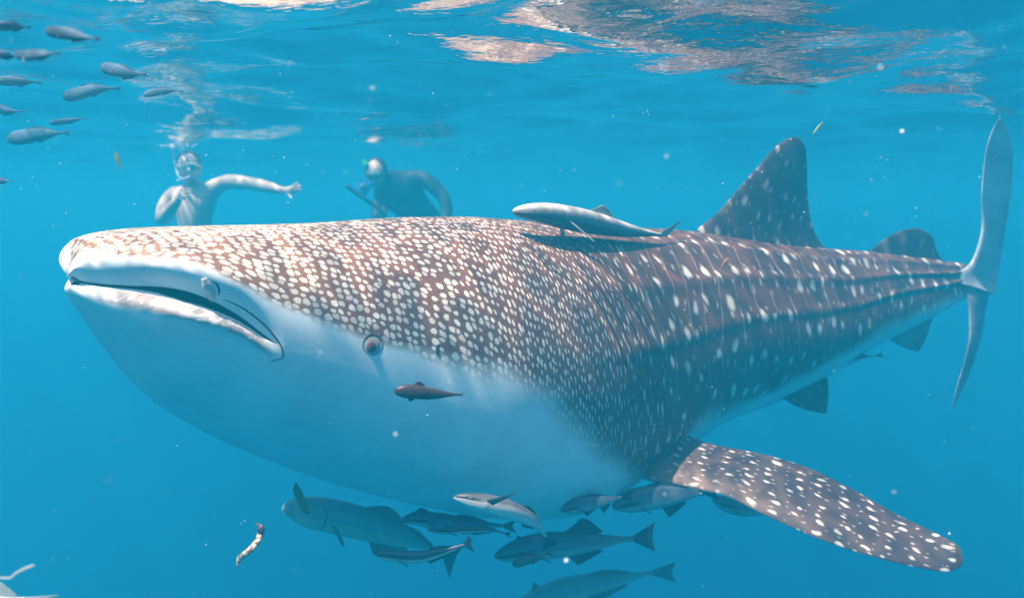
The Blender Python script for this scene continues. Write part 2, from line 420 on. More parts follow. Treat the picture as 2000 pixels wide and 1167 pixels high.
    col = k.mix(under, col, bel)
    # speckles around the lips
    if not fin:
        lp = k.attr('lip')
        near = k.math('SUBTRACT', 1.0, k.sstep(k.math('ABSOLUTE', lp), .05, .12))
        spk = k.n('TexVoronoi', _voronoi_dimensions='2D', Vector=uv, Scale=120.0, Randomness=1.0)
        m1 = k.math('SUBTRACT', 1.0, k.sstep(spk.outputs['Distance'], .18, .38))
        patch = k.sstep(k.n('TexNoise', Vector=uv, Scale=14.0, Detail=3.0, _noise_dimensions='2D').outputs[0], .53, .62)
        col = k.mix(k.math('MULTIPLY', k.math('MULTIPLY', m1, patch), k.math('MULTIPLY', near, .22)), col, (.10, .06, .05))
        # greyish wrinkled band on the lower lip
        lb = k.math('MULTIPLY', k.sstep(lp, .002, .010), k.math('SUBTRACT', 1.0, k.sstep(lp, .036, .052)))
        wr = k.n('TexNoise', Vector=k.n('Mapping', Vector=oc, Scale=(1.0, 1.0, 2.2)).outputs[0], Scale=24.0, Detail=4.0, Distortion=2.2).outputs[0]
        lb = k.math('MULTIPLY', lb, k.math('SUBTRACT', 1.0, k.sstep(s_, .37, .43)))
        col = k.mix(k.math('MULTIPLY', lb, .6), col, (.56, .51, .49))
        mott = k.math('MULTIPLY', k.math('MULTIPLY', lb, k.sstep(wr, .38, .50)), k.math('MULTIPLY', k.sstep(s_, .01, .06), .8))
        col = k.mix(mott, col, (.38, .27, .24))
        col = k.mix(k.sstep(k.attr('mouth'), .25, .8), col, (.16, .045, .03))
    b = k.n('BsdfPrincipled', Roughness=.55)
    b.inputs['Specular IOR Level'].default_value = .18
    k.t.links.new(col, b.inputs['Base Color'])
    hg = k.math('ADD', k.math('MULTIPLY', fine, .5), k.math('MULTIPLY', k.math('MULTIPLY', sp, k.math('SUBTRACT', 1.0, under)), .08))
    k.t.links.new(k.n('Bump', Strength=k.math('MULTIPLY_ADD', under, -.40, .5), Distance=.006, Height=hg).outputs[0], b.inputs['Normal'])
    return k.done(b.outputs[0])

SKIN = shark_skin()
FINSKIN = shark_skin('shark_fin_skin', True)
body_me = build_shark()
shark = empty('whale_shark', _p0)
tag(shark, 'huge brown whale shark with white spots, pale belly and slightly open mouth', 'shark')
def child(name, me, parent, mat):
    o = link(name, me, parent, mat)
    wp = parent; off = Vector((0, 0, 0))
    while wp is not None: off += Vector(wp.location); wp = wp.parent
    me.transform(__import__('mathutils').Matrix.Translation(-off))
    return o
bvh = BVHTree.FromPolygons([v.co.copy() for v in body_me.vertices], [tuple(p.vertices) for p in body_me.polygons])
def hit(px, py):
    o = Vector((0, 0, CAM_Z)); d = (Vector(at(px, py, 1.0)) - o).normalized()
    loc, nrm, _, _ = bvh.ray_cast(o, d)
    if loc is None: return None, None
    if nrm.dot(d) > 0: nrm = -nrm
    return loc, nrm

child('body', body_me, shark, SKIN)

def s_at_px(px):
    ss = np.linspace(0, SL, 1500); X, Y, _ = spine(ss)
    p, _ = proj(np.stack([X, Y, np.full_like(X, -.6)], -1)); return float(np.interp(px, p, ss))
def onspine(px, py, lat=0.0):
    s = s_at_px(min(px, 1948)); X, Y, a = spine(s)
    return at(px, py, Y - lat * math.cos(a))
def fin_mesh(name, LE, TE, thick, cell=(.07, .09), s0=2.6, flare=1.0, nsp=60, nch=28, side=0, warm=False, under=False, belly=-3.0, spots=1.0):
    LE = np.array(LE, float); TE = np.array(TE, float)
    r0 = np.linspace(0, 1, len(LE)); r1 = np.linspace(0, 1, len(TE)); r = np.linspace(0, 1, nsp)
    def ip(rr, P): return np.stack([cr(rr, P[:, i])(r) for i in range(3)], -1)
    a, b = ip(r0, LE), ip(r1, TE)
    ch = np.linspace(0, 1, nch); ch = (1 - np.cos(ch * math.pi)) / 2
    base = a[:, None] * (1 - ch)[None, :, None] + b[:, None] * ch[None, :, None]
    cv = b - a; sv = np.gradient((a + b) / 2, axis=0)
    nv = np.cross(cv, sv); nv /= np.linalg.norm(nv, axis=1)[:, None] + 1e-9
    nv[-3:] = nv[-4]
    prof = np.sqrt(ch) * (1 - ch) * 2.6
    tr = thick * (1 - r ** 2.2) ** .5 * (.35 + .65 * (1 - r)) + thick * flare * np.exp(-r / .07)
    dsp = nv[:, None] * (tr[:, None] * prof[None])[..., None] * .5
    P1 = base + dsp; P2 = base - dsp
    V = np.concatenate([P1.reshape(-1, 3), P2.reshape(-1, 3)])
    f1 = grid_faces(nsp, nch); f2 = grid_faces(nsp, nch, off=nsp * nch)[:, ::-1]
    span = np.concatenate([[0], np.cumsum(np.linalg.norm(np.diff((a + b) / 2, axis=0), axis=1))])
    cl = np.linalg.norm(cv, axis=1)
    cu = (ch[None] - .5) * cl[:, None]; spv = np.repeat(span[:, None], nch, 1)
    ptn = np.stack([cu / cell[0] + 100 + s0 * 9, spv / cell[1] + 50], -1).reshape(-1, 2)
    sk = np.stack([s0 + cu * .1, spv], -1).reshape(-1, 2)
    up1 = (nv[nsp // 2][2] > 0)
    be1 = np.full(nsp * nch, belly); be2 = np.full(nsp * nch, belly)
    if under:
        if up1: be2[:] = 2
        else: be1[:] = 2
    wm = np.repeat((np.exp(-(ch / .28) ** 2) * .9)[None], nsp, 0) * (1 - smooth(r, .15, .75))[:, None] + .45 * np.exp(-r / .12)[:, None]
    wm = np.clip(wm if warm else wm * 0, 0, 1).ravel()
    me = mesh_of(name, V, np.concatenate([f1, f2]), {'belly': np.concatenate([be1, be2]), 'warm': np.concatenate([wm, wm]), 'spots': np.full(len(V), spots)},
                 {'skin': np.concatenate([sk, sk]), 'pattern': np.concatenate([ptn, ptn])})
    bm = bmesh.new(); bm.from_mesh(me); bmesh.ops.remove_doubles(bm, verts=bm.verts, dist=1e-4); bmesh.ops.recalc_face_normals(bm, faces=bm.faces)
    bm.to_mesh(me); bm.free(); me.polygons.foreach_set('use_smooth', [True] * len(me.polygons))
    return me

o_ = onspine
child('dorsal_fin', fin_mesh('dorsal_fin',
    [o_(1325, 500), o_(1365, 445), o_(1402, 415), o_(1440, 371), o_(1480, 326), o_(1512, 290), o_(1538, 271), o_(1556, 266)],
    [o_(1655, 520), o_(1615, 488), o_(1592, 455), o_(1581, 415), o_(1577, 370), o_(1576, 325), o_(1573, 287), o_(1558, 267)],
    .075, (.11, .13), 2.6, .9, spots=.45), shark, FINSKIN)
child('second_dorsal_fin', fin_mesh('second_dorsal_fin',
    [o_(1672, 510), o_(1708, 482), o_(1735, 462), o_(1765, 449), o_(1792, 445)],
    [o_(1872, 530), o_(1842, 508), o_(1829, 488), o_(1822, 463), o_(1797, 446)], .04, (.2, .2), 2.7, .8, spots=.12), shark, FINSKIN)
child('upper_tail_fin', fin_mesh('upper_tail_fin',
    [at(1835, 548, 5.0), at(1898, 512, 5.06), at(1919, 440, 5.06), at(1918, 370, 5.02), at(1925, 300, 4.98), at(1938, 255, 4.96), at(1950, 232, 4.95)],
    [at(1946, 575, 5.18), at(1950, 530, 5.30), at(1962, 460, 5.38), at(1974, 380, 5.36), at(1978, 310, 5.25), at(1972, 262, 5.1), at(1957, 233, 4.97)], .06, (.12, .12), 2.8, .5, belly=.35, spots=.4), shark, FINSKIN)
child('lower_tail_fin', fin_mesh('lower_tail_fin',
    [at(1880, 560, 5.04), at(1893, 600, 5.03), at(1894, 650, 5.0), at(1885, 700, 4.97), at(1870, 750, 4.94), at(1859, 794, 4.92)],
    [at(1935, 556, 5.2), at(1926, 600, 5.2), at(1918, 650, 5.17), at(1904, 700, 5.1), at(1884, 752, 5.01), at(1862, 795, 4.93)], .035, (.1, .1), 2.8, .1, belly=.1, spots=0), shark, FINSKIN)
child('pelvic_fin', fin_mesh('pelvic_fin',
    [o_(1490, 745, .20), o_(1530, 778, .22), o_(1565, 797, .24), o_(1592, 804, .26), o_(1612, 807, .27)],
    [o_(1612, 690, .20), o_(1614, 725, .22), o_(1618, 755, .24), o_(1617, 782, .26), o_(1614, 806, .27)], .035, (.1, .1), 2.5, 1.0, belly=-.3, spots=.15), shark, FINSKIN)
child('anal_fin', fin_mesh('anal_fin',
    [o_(1700, 640), o_(1735, 662), o_(1765, 678), o_(1790, 686)],
    [o_(1830, 600), o_(1818, 632), o_(1808, 662), o_(1795, 686)], .03, (.1, .1), 2.5, .8, belly=0, spots=.1), shark, FINSKIN)
_h, _ = hit(1270, 900); PY = (_h.y if _h else 2.9); print('PECY', PY)
def pec_pts(L):
    return [at(x, y, PY + d) for x, y, d in L]
child('pectoral_fin', fin_mesh('pectoral_fin',
    pec_pts([(1215, 915, .16), (1270, 938, .03), (1330, 948, -.06), (1400, 962, -.14), (1500, 1008, -.22), (1600, 1052, -.29), (1700, 1085, -.35), (1790, 1107, -.40), (1845, 1116, -.42), (1876, 1106, -.43)]),
    pec_pts([(1290, 780, .36), (1318, 828, .27), (1350, 852, .20), (1400, 869, .14), (1470, 882, .08), (1560, 906, .0), (1660, 952, -.10), (1760, 1008, -.22), (1835, 1044, -.33), (1872, 1066, -.40), (1882, 1092, -.43)]),
    .055, (.058, .078), 2.15, 1.3, nsp=90, nch=40, warm=True, under=True), shark, FINSKIN)

# ---- face details lie on the skin that the camera rays meet
def frame(nrm):
    n = Vector(nrm).normalized(); u = Vector((0, 0, 1)); x = u.cross(n).normalized(); y = n.cross(x)
    return x, y, n
def tube(name, pts, rad, nseg=8, rings=None, flat=1.0, closed=False):
    pts = [np.array(p, float) for p in pts]
    m = rings or max(12, len(pts) * 5); P = np.array(pts)
    tk = np.linspace(0, 1, len(P)); tq = np.linspace(0, 1, m)
    C = np.stack([cr(tk, P[:, i])(tq) for i in range(3)], -1)
    rr = np.interp(tq, np.linspace(0, 1, len(rad)), rad) if hasattr(rad, '__len__') else np.full(m, rad)
    T = np.gradient(C, axis=0); T /= np.linalg.norm(T, axis=1)[:, None] + 1e-9
    up = np.array([0.1, -1, .2]); V = []
    for i in range(m):
        a = np.cross(T[i], up); a /= np.linalg.norm(a) + 1e-9; b = np.cross(T[i], a)
        for j in range(nseg):
            th = 2 * math.pi * j / nseg; V.append(C[i] + rr[i] * (a * math.cos(th) + b * math.sin(th) * flat))
    F = grid_faces(m, nseg, wrap=True).tolist()
    F.append(list(range(nseg))[::-1]); F.append([(m - 1) * nseg + j for j in range(nseg)])
    return mesh_of(name, V, F)
def dome(name, c, nrm, r, h, seg=28, rings=9, ex=1.0):
    x, y, n = frame(nrm); V = [tuple(Vector(c) + n * h)]; F = []
    for i in range(1, rings + 1):
        a = math.pi / 2 * i / rings
        for j in range(seg):
            th = 2 * math.pi * j / seg
            V.append(tuple(Vector(c) + x * (r * ex * math.sin(a) * math.cos(th)) + y * (r * math.sin(a) * math.sin(th)) + n * (h * math.cos(a))))
    for j in range(seg): F.append((0, 1 + j, 1 + (j + 1) % seg))
    for i in range(rings - 1):
        for j in range(seg):
            p = 1 + i * seg; F.append((p + j, p + seg + j, p + seg + (j + 1) % seg, p + (j + 1) % seg))
    F.append([1 + (rings - 1) * seg + j for j in range(seg)])
    return mesh_of(name, V, F)
def ring(name, c, nrm, R_, r_, seg=36, n2=8, ex=1.0, a0=0, a1=2 * math.pi):
    x, y, n = frame(nrm); V = []; full = abs(a1 - a0 - 2 * math.pi) < 1e-6
    m = seg
    for i in range(m):
        th = a0 + (a1 - a0) * i / (m if full else m - 1); d = x * (math.cos(th) * ex) + y * math.sin(th)
        tp = 1 if full else max(.1, math.sin(math.pi * i / (m - 1)) ** .6)
        for j in range(n2):
            ph = 2 * math.pi * j / n2
            V.append(tuple(Vector(c) + d * (R_ + r_ * tp * math.cos(ph)) + n * (r_ * tp * math.sin(ph))))
    F = []
    for i in range(m if full else m - 1):
        for j in range(n2):
            i2 = (i + 1) % m; F.append((i * n2 + j, i * n2 + (j + 1) % n2, i2 * n2 + (j + 1) % n2, i2 * n2 + j))
    return mesh_of(name, V, F)
M_SCLERA = simple('eye_white', (.50, .33, .27), .25, .4, .15, 60)
M_IRIS = simple('eye_dark_red', (.16, .030, .018), .15, .6, .3, 80)
M_CREASE = simple('dark_skin_crease', (.030, .018, .016), .6, .2, .2, 40)
M_LID = simple('grey_lid_skin', (.16, .08, .06), .5, .2, .3, 60)
M_BARB = simple('pale_nostril_skin', (.66, .61, .57), .5, .2, .35, 45, .4)
c, n = hit(728, 673)
if c:
    eye = child('eye', dome('eye', c - n * .0020, n, .0275, .0046, ex=1.05), shark, M_SCLERA)
    x, y, nn = frame(n)
    child('eyelid', ring('eyelid', c - n * .0012, n, .0285, .0014, ex=1.05), eye, M_LID)
    child('eyelid_rim', ring('eyelid_rim', c - n * .0004, n, .0300, .0015, ex=1.05, a0=-1.9, a1=3.9), eye, M_CREASE)
    child('iris', dome('iris', c + n * .0002 - y * .006 - x * .004, n, .0165, .0045), eye, M_IRIS)
    child('pupil', dome('pupil', c + n * .0034 - y * .006 - x * .004, n, .0070, .0022), eye, M_CREASE)
def surf(pts, lift=.0):
    r = []
    for px, py in pts:
        c, n = hit(px, py)
        if c: r.append(tuple(c + n * lift))
    return r
def crease(name, pts, rad, mat=None, lift=0.0, n=None):
    P = surf(np.stack([cr(np.arange(len(pts)), [p[0] for p in pts])(np.linspace(0, len(pts) - 1, 26)),
                       cr(np.arange(len(pts)), [p[1] for p in pts])(np.linspace(0, len(pts) - 1, 26))], -1), lift)
    if len(P) > 3: return child(name, tube(name, P, rad, rings=70), shark, mat or M_CREASE)
crease('lip_fold', [(436, 584), (468, 598), (505, 624), (533, 652), (551, 680), (553, 695), (529, 706)], [.0010, .0022, .0024, .0022, .0022, .001])
crease('spiracle', [(858, 672), (853, 678), (853, 686), (858, 692)], [.001, .004, .004, .001])
for k_ in range(5):
    d_ = k_ * 24
    crease('gill_slit', [(1118 + d_, 520 + d_ * .3), (1168 + d_, 590 + d_ * .2), (1208 + d_ * .85, 670), (1230 + d_ * .72, 750), (1240 + d_ * .6, 830)], [.001, .004, .005, .0045, .001], M_CREASE, -.0005)
# nostril with its small barbel
bp = surf([(398, 543), (404, 558), (411, 576), (418, 592)], .000)
if len(bp) == 4:
    tip = at(421, 603, bp[3][1] - .002)
    nb = child('nostril_barbel', tube('nostril_barbel', bp + [tip], [.007, .014, .015, .011, .002], 12, 30, .75), shark, M_BARB)
    crease('nostril', [(414, 548), (424, 556), (428, 568), (426, 578)], [.001, .004, .003, .001], M_CREASE, -.001)

# ---------------------------------------------------------------- fishes
FMAT = {}
def fish_mat(key, back, side, belly, stripe=None, sv=(.0, .3), su=(0, 1), mott=.25, rough=.4):
    if key in FMAT: return FMAT[key]
    k = NT(key)
    uv = k.n('SeparateXYZ', i0=k.n('UVMap', _uv_map='fish').outputs[0]).outputs; u, v = uv[0], uv[1]
    oc = k.n('TexCoord').outputs['Object']
    nz = k.n('TexNoise', Vector=oc, Scale=38.0, Detail=5.0).outputs[0]
    vv = k.math('ADD', v, k.math('MULTIPLY', k.math('SUBTRACT', nz, .5), .35))
    c = k.mix(k.sstep(vv, -.45, .0), belly, side)
    c = k.mix(k.sstep(vv, .15, .75), c, back)
    if stripe:
        a = k.math('MULTIPLY', k.sstep(vv, sv[0] - .08, sv[0] + .05), k.math('SUBTRACT', 1.0, k.sstep(vv, sv[1] - .05, sv[1] + .08)))
        a = k.math('MULTIPLY', a, k.math('MULTIPLY', k.sstep(u, su[0] - .01, su[0] + .02), k.math('SUBTRACT', 1.0, k.sstep(u, su[1] - .12, su[1] + .04))))
        c = k.mix(a, c, stripe)
    sc_ = k.n('TexVoronoi', Vector=oc, Scale=260.0).outputs['Distance']
    f = k.math('MULTIPLY_ADD', nz, mott * 2, 1 - mott)
    f = k.math('MULTIPLY', f, k.math('MULTIPLY_ADD', sc_, .25, .88))
    s = k.n('VectorMath', _operation='SCALE', i0=c); k.t.links.new(f, s.inputs['Scale'])
    b = k.n('BsdfPrincipled', Roughness=rough); k.t.links.new(s.outputs[0], b.inputs['Base Color'])
    b.inputs['Specular IOR Level'].default_value = .4
    k.t.links.new(k.n('Bump', Strength=.25, Distance=.002, Height=sc_).outputs[0], b.inputs['Normal'])
    FMAT[key] = k.done(b.outputs[0]); return FMAT[key]
def fin_mat(key, col, tr=.25):
    if key in FMAT: return FMAT[key]
    k = NT(key); uv = k.n('UVMap', _uv_map='fish').outputs[0]
    ry = k.n('TexWave', _bands_direction='X', Vector=uv, Scale=9.0, Distortion=.6).outputs['Fac']
    c = k.mix(ry, tuple(x * .72 for x in col), col)
    d = k.n('BsdfDiffuse', Color=c); t_ = k.n('BsdfTranslucent', Color=c); m = k.n('MixShader', Fac=tr)
    k.t.links.new(d.outputs[0], m.inputs[1]); k.t.links.new(t_.outputs[0], m.inputs[2])
    FMAT[key] = k.done(m.outputs[0]); return FMAT[key]
M_EYE = simple('fish_eye_dark', (.012, .010, .010), .1, .6)
M_EYEW = simple('fish_eye_rim', (.45, .42, .36), .3, .5, .2, 90)

PROF_U = [0, .02, .06, .14, .25, .38, .52, .68, .82, .93, 1.0]
PROF = {'cobia': [.10, .30, .52, .80, .97, 1.0, .93, .70, .42, .22, .17],
        'remora': [.16, .38, .58, .80, .95, 1.0, .92, .72, .46, .25, .16],
        'jack': [.10, .36, .64, .90, 1.0, .99, .90, .66, .34, .13, .12],
        'small': [.10, .40, .66, .92, 1.0, .96, .84, .60, .33, .17, .14]}
def sheet(name, base, tip, th, mat, parent, n=14, m=12, fork=0.0, edge=None):
    """thin tapered fin between a base line and a tip line, both lists of points"""
    B = np.array(base, float); T = np.array(tip, float)
    g = np.linspace(0, 1, m); r = np.linspace(0, 1, n)
    b = np.stack([cr(np.linspace(0, 1, len(B)), B[:, i])(g) for i in range(3)], -1)
    t_ = np.stack([cr(np.linspace(0, 1, len(T)), T[:, i])(g) for i in range(3)], -1)
    P = b[None] * (1 - r)[:, None, None] + t_[None] * r[:, None, None]
    cu = np.gradient(P, axis=1); cv = np.gradient(P, axis=0)
    nv = np.cross(cu, cv); nv /= np.linalg.norm(nv, axis=-1, keepdims=True) + 1e-12
    nv = np.repeat(nv.mean((0, 1))[None, None] / (np.linalg.norm(nv.mean((0, 1))) + 1e-9), n, 0)
    h = (th * (1 - .8 * r)[:, None] * (np.sin(math.pi * np.clip(g, .0, 1)) ** .5 * .9 + .1)[None])[..., None] / 2
    V = np.concatenate([(P + nv * h).reshape(-1, 3), (P - nv * h).reshape(-1, 3)])
    N = n * m
    F = grid_faces(n, m).tolist() + grid_faces(n, m, off=N)[:, ::-1].tolist()
    bd = [i for i in range(m)] + [m - 1 + m * i for i in range(1, n)] + [N - 1 - i for i in range(1, m)] + [m * i for i in range(n - 2, 0, -1)]
    for i in range(len(bd)):
        a, c = bd[i], bd[(i + 1) % len(bd)]; F.append([c, a, a + N, c + N])
    uv = np.stack([np.repeat(g[None], n, 0), np.repeat(r[:, None], m, 1)], -1).reshape(-1, 2)
    me = mesh_of(name, V, F, None, {'fish': np.concatenate([uv, uv])})
    return child(name, me, parent, mat)
def fish(label, pts, hpx, mats, kind='cobia', name='fish', cat='fish', wr=.62, tail=None, dorsal=(), anal=(), pec=None, eye=(.10, .22, .10),
         roll=0.0, group=None, gill=False, simple_=False, mouth=False, tailmat=None):
    body_m, fin_m = mats
    P = np.array([at(*p) for p in pts]); k_ = np.linspace(0, 1, len(P))
    # arc length knots
    seg = np.concatenate([[0], np.cumsum(np.linalg.norm(np.diff(P, axis=0), axis=1))]); k_ = seg / seg[-1]; LEN = seg[-1]
    n, m = (22, 14) if simple_ else (54, 26)
    u = np.linspace(0, 1, n) ** 1.15
    def cen(q): return np.stack([cr(k_, P[:, i])(q) for i in range(3)], -1)
    C = cen(u); T = cen(np.clip(u + .01, 0, 1)) - cen(np.clip(u - .01, 0, 1)); T /= np.linalg.norm(T, axis=1)[:, None]
    H = hpx / 2 / FPX * P[len(P) // 2][1]
    hh = cr(PROF_U, PROF[kind])(u) * H; ww = hh * wr
    Z = np.array([0, 0, 1.0])
    def fr(t_):
        up = Z - t_ * np.dot(Z, t_); up /= np.linalg.norm(up); sd = np.cross(t_, up)
        c_, s_ = math.cos(roll), math.sin(roll)
        return up * c_ + sd * s_, sd * c_ - up * s_
    root = empty(name, C[n // 3]); tag(root, label, cat, group)
    V = []; UVs = []
    for i in range(n):
        up, sd = fr(T[i])
        for j in range(m):
            th = 2 * math.pi * j / m; c_, s_ = math.cos(th), math.sin(th)
            e = .88
            y = math.copysign(abs(c_) ** e, c_); z = math.copysign(abs(s_) ** e, s_)
            dz = hh[i] * z * (1.0 if z > 0 else .96)
            V.append(C[i] + up * dz + sd * (ww[i] * y)); UVs.append((u[i], z))
    F = grid_faces(n, m, wrap=True)[:, ::-1].tolist(); F.append(list(range(m))); F.append([(n - 1) * m + j for j in range(m)][::-1])
    body = child('body', mesh_of('body', V, F, None, {'fish': UVs}), root, body_m)
    def pt(uu, vv, sdv=0.0):
        c_ = cen(np.array([uu]))[0]; t_ = cen(np.array([min(1, uu + .01)]))[0] - cen(np.array([max(0, uu - .01)]))[0]; t_ /= np.linalg.norm(t_)
        up, sd = fr(t_); h_ = float(cr(PROF_U, PROF[kind])(uu)) * H
        return c_ + up * h_ * vv + sd * h_ * wr * sdv, t_, up, sd, h_
    th = max(.004, H * .09)
    for (u0, u1, ht, sw, nm) in dorsal:             # height in body half-heights, sweep as share of length
        bs = [pt(a, .93)[0] for a in np.linspace(u0, u1, 5)]
        tp = []
        for q, a in zip((0, .25, .5, .75, 1), np.linspace(u0, u1, 5)):
            c_, t_, up, sd, h_ = pt(a, .93); hq = ht * H * (max(.02, math.sin(math.pi * min(1, (q + .12) * .8)) ** .8) if nm != 'low_fin' else .5)
            hq *= (1 - .7 * q)
            tp.append(c_ + up * hq + t_ * sw * LEN * (1 - .5 * q))
        sheet('dorsal_fin', bs, tp, th, fin_m, root)
    for (u0, u1, ht, sw) in anal:
        bs = [pt(a, -.9)[0] for a in np.linspace(u0, u1, 5)]; tp = []
        for q, a in zip((0, .25, .5, .75, 1), np.linspace(u0, u1, 5)):
            c_, t_, up, sd, h_ = pt(a, -.9); tp.append(c_ - up * ht * H * (1 - .75 * q) + t_ * sw * LEN * (1 - .5 * q))
        sheet('anal_fin', bs, tp, th, fin_m, root)
    if tail:                                         # tail given as pixels: upper tip, notch, lower tip (+ depth)
        c_, t_, up, sd, h_ = pt(.985, 0)
        bs = [c_ + up * h_ * .95, c_, c_ - up * h_ * .95]
        sheet('tail_fin', bs, [at(*q) for q in tail], th * 1.1, tailmat or fin_m, root, 14, 15)
    if pec:
        for sdv in ((1, -1) if not simple_ else (1,)):
            up_, ln, out = pec
            a, t_, up, sd, h_ = pt(.27, -.25, .93 * sdv); b = pt(.31, -.42, .93 * sdv)[0]
            d = t_ * .85 + up * up_ + sd * sdv * out; d /= np.linalg.norm(d)
            L_ = ln * LEN
            sheet('pectoral_fin', [a, (a + b) / 2, b], [a + d * L_, (a + b) / 2 + d * L_ * .93, b + d * L_ * .6], th * .8, fin_m, root, 12, 8)
    if eye:
        for sdv in (1, -1):
            c_, t_, up, sd, h_ = pt(eye[0], eye[1], .86 * sdv); r_ = eye[2] * H
            e = child('eye', dome('eye', Vector(c_), Vector(sd * sdv), r_, r_ * .5, 14, 5), root, M_EYEW)
            if not simple_: child('pupil', dome('pupil', Vector(c_ + sd * sdv * r_ * .28), Vector(sd * sdv), r_ * .66, r_ * .38, 12, 4), e, M_EYE)
    if gill:
        g = []
        for vv in np.linspace(.45, -.75, 9):
            g.append(pt(.225 + .02 * (1 - (vv + .15) ** 2 * 2), vv, math.sqrt(max(.02, 1 - min(1, abs(vv)) ** 2)) * 1.0)[0])
        child('gill_cover_edge', tube('gill_cover_edge', g, H * .028, 6, 24), root, M_CREASE)
    if mouth:
        g = [pt(a, -.30 - .2 * a, 1.02)[0] for a in (.008, .03, .06, .085)]
        child('mouth_line', tube('mouth_line', g, H * .02, 6, 14), root, M_CREASE)
    return root

GREYF = fin_mat('grey_fin', (.20, .30, .29)); DARKF = fin_mat('dark_fin', (.03, .05, .075)); PALEF = fin_mat('pale_fin', (.42, .44, .42)); YELF = fin_mat('yellowish_fin', (.40, .38, .14), .5)
m_rem = fish_mat('pale_grey_sucker', (.62, .54, .48), (.26, .23, .23), (.08, .06, .06), mott=.3)
m_brown = fish_mat('dark_brown_fish', (.050, .022, .018), (.075, .030, .024), (.060, .026, .02), mott=.35)
m_jack = fish_mat('grey_green_jack', (.17, .29, .28), (.25, .39, .36), (.44, .54, .42))
m_dark = fish_mat('dark_striped_sucker', (.03, .04, .065), (.15, .19, .22), (.46, .50, .46), (.012, .012, .018), (-.05, .5), (.0, 1.0))
m_cob = fish_mat('slate_cobia', (.040, .060, .095), (.095, .14, .18), (.28, .34, .34), (.006, .007, .012), (-.25, .12), (.0, .33))
m_white = fish_mat('white_bellied_cobia', (.10, .09, .095), (.60, .52, .48), (.74, .72, .68), (.02, .015, .02), (.30, .62), (.0, .24), mott=.12)
m_blue = fish_mat('slate_surface_fish', (.06, .10, .16), (.065, .115, .18), (.08, .14, .20), mott=.35, rough=.85)
BLF = fin_mat('slate_surface_fin', (.11, .17, .25))

_y = lambda px, d=0: float(np.interp(s_at_px(px), _s, SPY)) + d
fish('pale grey suckerfish riding on the spotted back of the shark', [(1002, 413, 3.18), (1040, 414, 3.21), (1100, 424, 3.30), (1160, 436, 3.42), (1225, 450, 3.55), (1292, 459, 3.68)], 47,
     (m_rem, PALEF), 'remora', 'suckerfish', 'suckerfish', .85, tail=[(1334, 427, 3.80), (1318, 444, 3.77), (1303, 462, 3.72)],
     dorsal=[(.44, .60, 1.1, .07, 'd')], pec=(-.55, .17, .35), eye=(.09, .1, .13), mouth=True, gill=True)
fish('small dark brown fish swimming in front of the pale cheek of the shark', [(770, 763, 2.05), (800, 764, 2.06), (850, 769, 2.08), (903, 770, 2.1)], 29,
     (m_brown, fin_mat('brown_fin', (.06, .028, .022))), 'small', 'fish', 'fish', .7, tail=[(908, 764, 2.1), (901, 770, 2.1), (906, 775, 2.1)],
     dorsal=[(.26, .42, .8, .03, 'd')], anal=[(.2, .3, .5, .03)], pec=(-.2, .12, .3), eye=(.10, .2, .13), gill=True)
fish('big grey green fish with yellowish raised fin, leftmost of those under the belly', [(551, 990, 3.3), (585, 996, 3.3), (650, 1008, 3.32), (720, 1026, 3.36), (790, 1050, 3.42), (868, 1080, 3.5)], 70,
     (m_jack, GREYF), 'jack', 'fish', 'fish', .5, tail=[(928, 1048, 3.55), (893, 1082, 3.55), (878, 1128, 3.55)],
     dorsal=[(.42, .68, .75, .06, 'd'), (.68, .9, .3, .03, 'd')], anal=[(.52, .75, .7, .06)], pec=(-.9, .14, .25), eye=(.055, .12, .09), gill=True, mouth=True)
_r = bpy.data.objects['fish.001']
sheet('raised_pectoral_fin', [at(588, 996, 3.2), at(596, 1000, 3.2), at(606, 1002, 3.2)], [at(572, 958, 3.16), at(577, 941, 3.16), at(591, 960, 3.17)], .006, YELF, _r, 12, 8)
fish('slate fish with a raised head ridge above the thin black striped fish', [(785, 1016, 3.1), (812, 1012, 3.1), (860, 1018, 3.1), (920, 1024, 3.1), (985, 1026, 3.1)], 36,
     (m_cob, DARKF), 'remora', 'fish', 'fish', .6, tail=[(1012, 1012, 3.1), (1001, 1026, 3.1), (1010, 1041, 3.1)], dorsal=[(.12, .24, .7, .03, 'd'), (.5, .8, .5, .05, 'd')], anal=[(.55, .8, .4, .05)], pec=(-.3, .14, .3), eye=(.1, .15, .12))
fish('thin black striped suckerfish low under the belly of the shark', [(834, 1034, 2.9), (860, 1036, 2.9), (910, 1033, 2.9), (955, 1034, 2.9), (988, 1041, 2.9)], 17,
     (m_dark, DARKF), 'remora', 'suckerfish', 'suckerfish', .8, tail=[(1000, 1036, 2.9), (996, 1043, 2.9), (999, 1050, 2.9)], dorsal=[(.55, .82, .6, .04, 'd')], anal=[(.55, .82, .6, .04)], pec=(-.3, .12, .3), eye=(.1, .1, .14))
fish('white bellied fish with black eye stripe bending its body downward', [(886, 970, 2.62), (915, 975, 2.62), (965, 986, 2.64), (1010, 1001, 2.68), (1045, 1020, 2.73), (1066, 1046, 2.8)], 39,
     (m_white, DARKF), 'cobia', 'fish', 'fish', .8, tail=[(1093, 1060, 2.86), (1075, 1068, 2.85), (1058, 1078, 2.84)], dorsal=[(.52, .72, .4, .05, 'd')], anal=[(.6, .75, .3, .04)], pec=None, eye=(.12, .42, .13), gill=True)
_r = bpy.data.objects['fish.003']
sheet('pectoral_fin', [at(950, 976, 2.56), at(956, 981, 2.56), at(962, 986, 2.56)], [at(1012, 961, 2.52), at(1002, 966, 2.52), at(985, 975, 2.54)], .005, DARKF, _r, 12, 8)
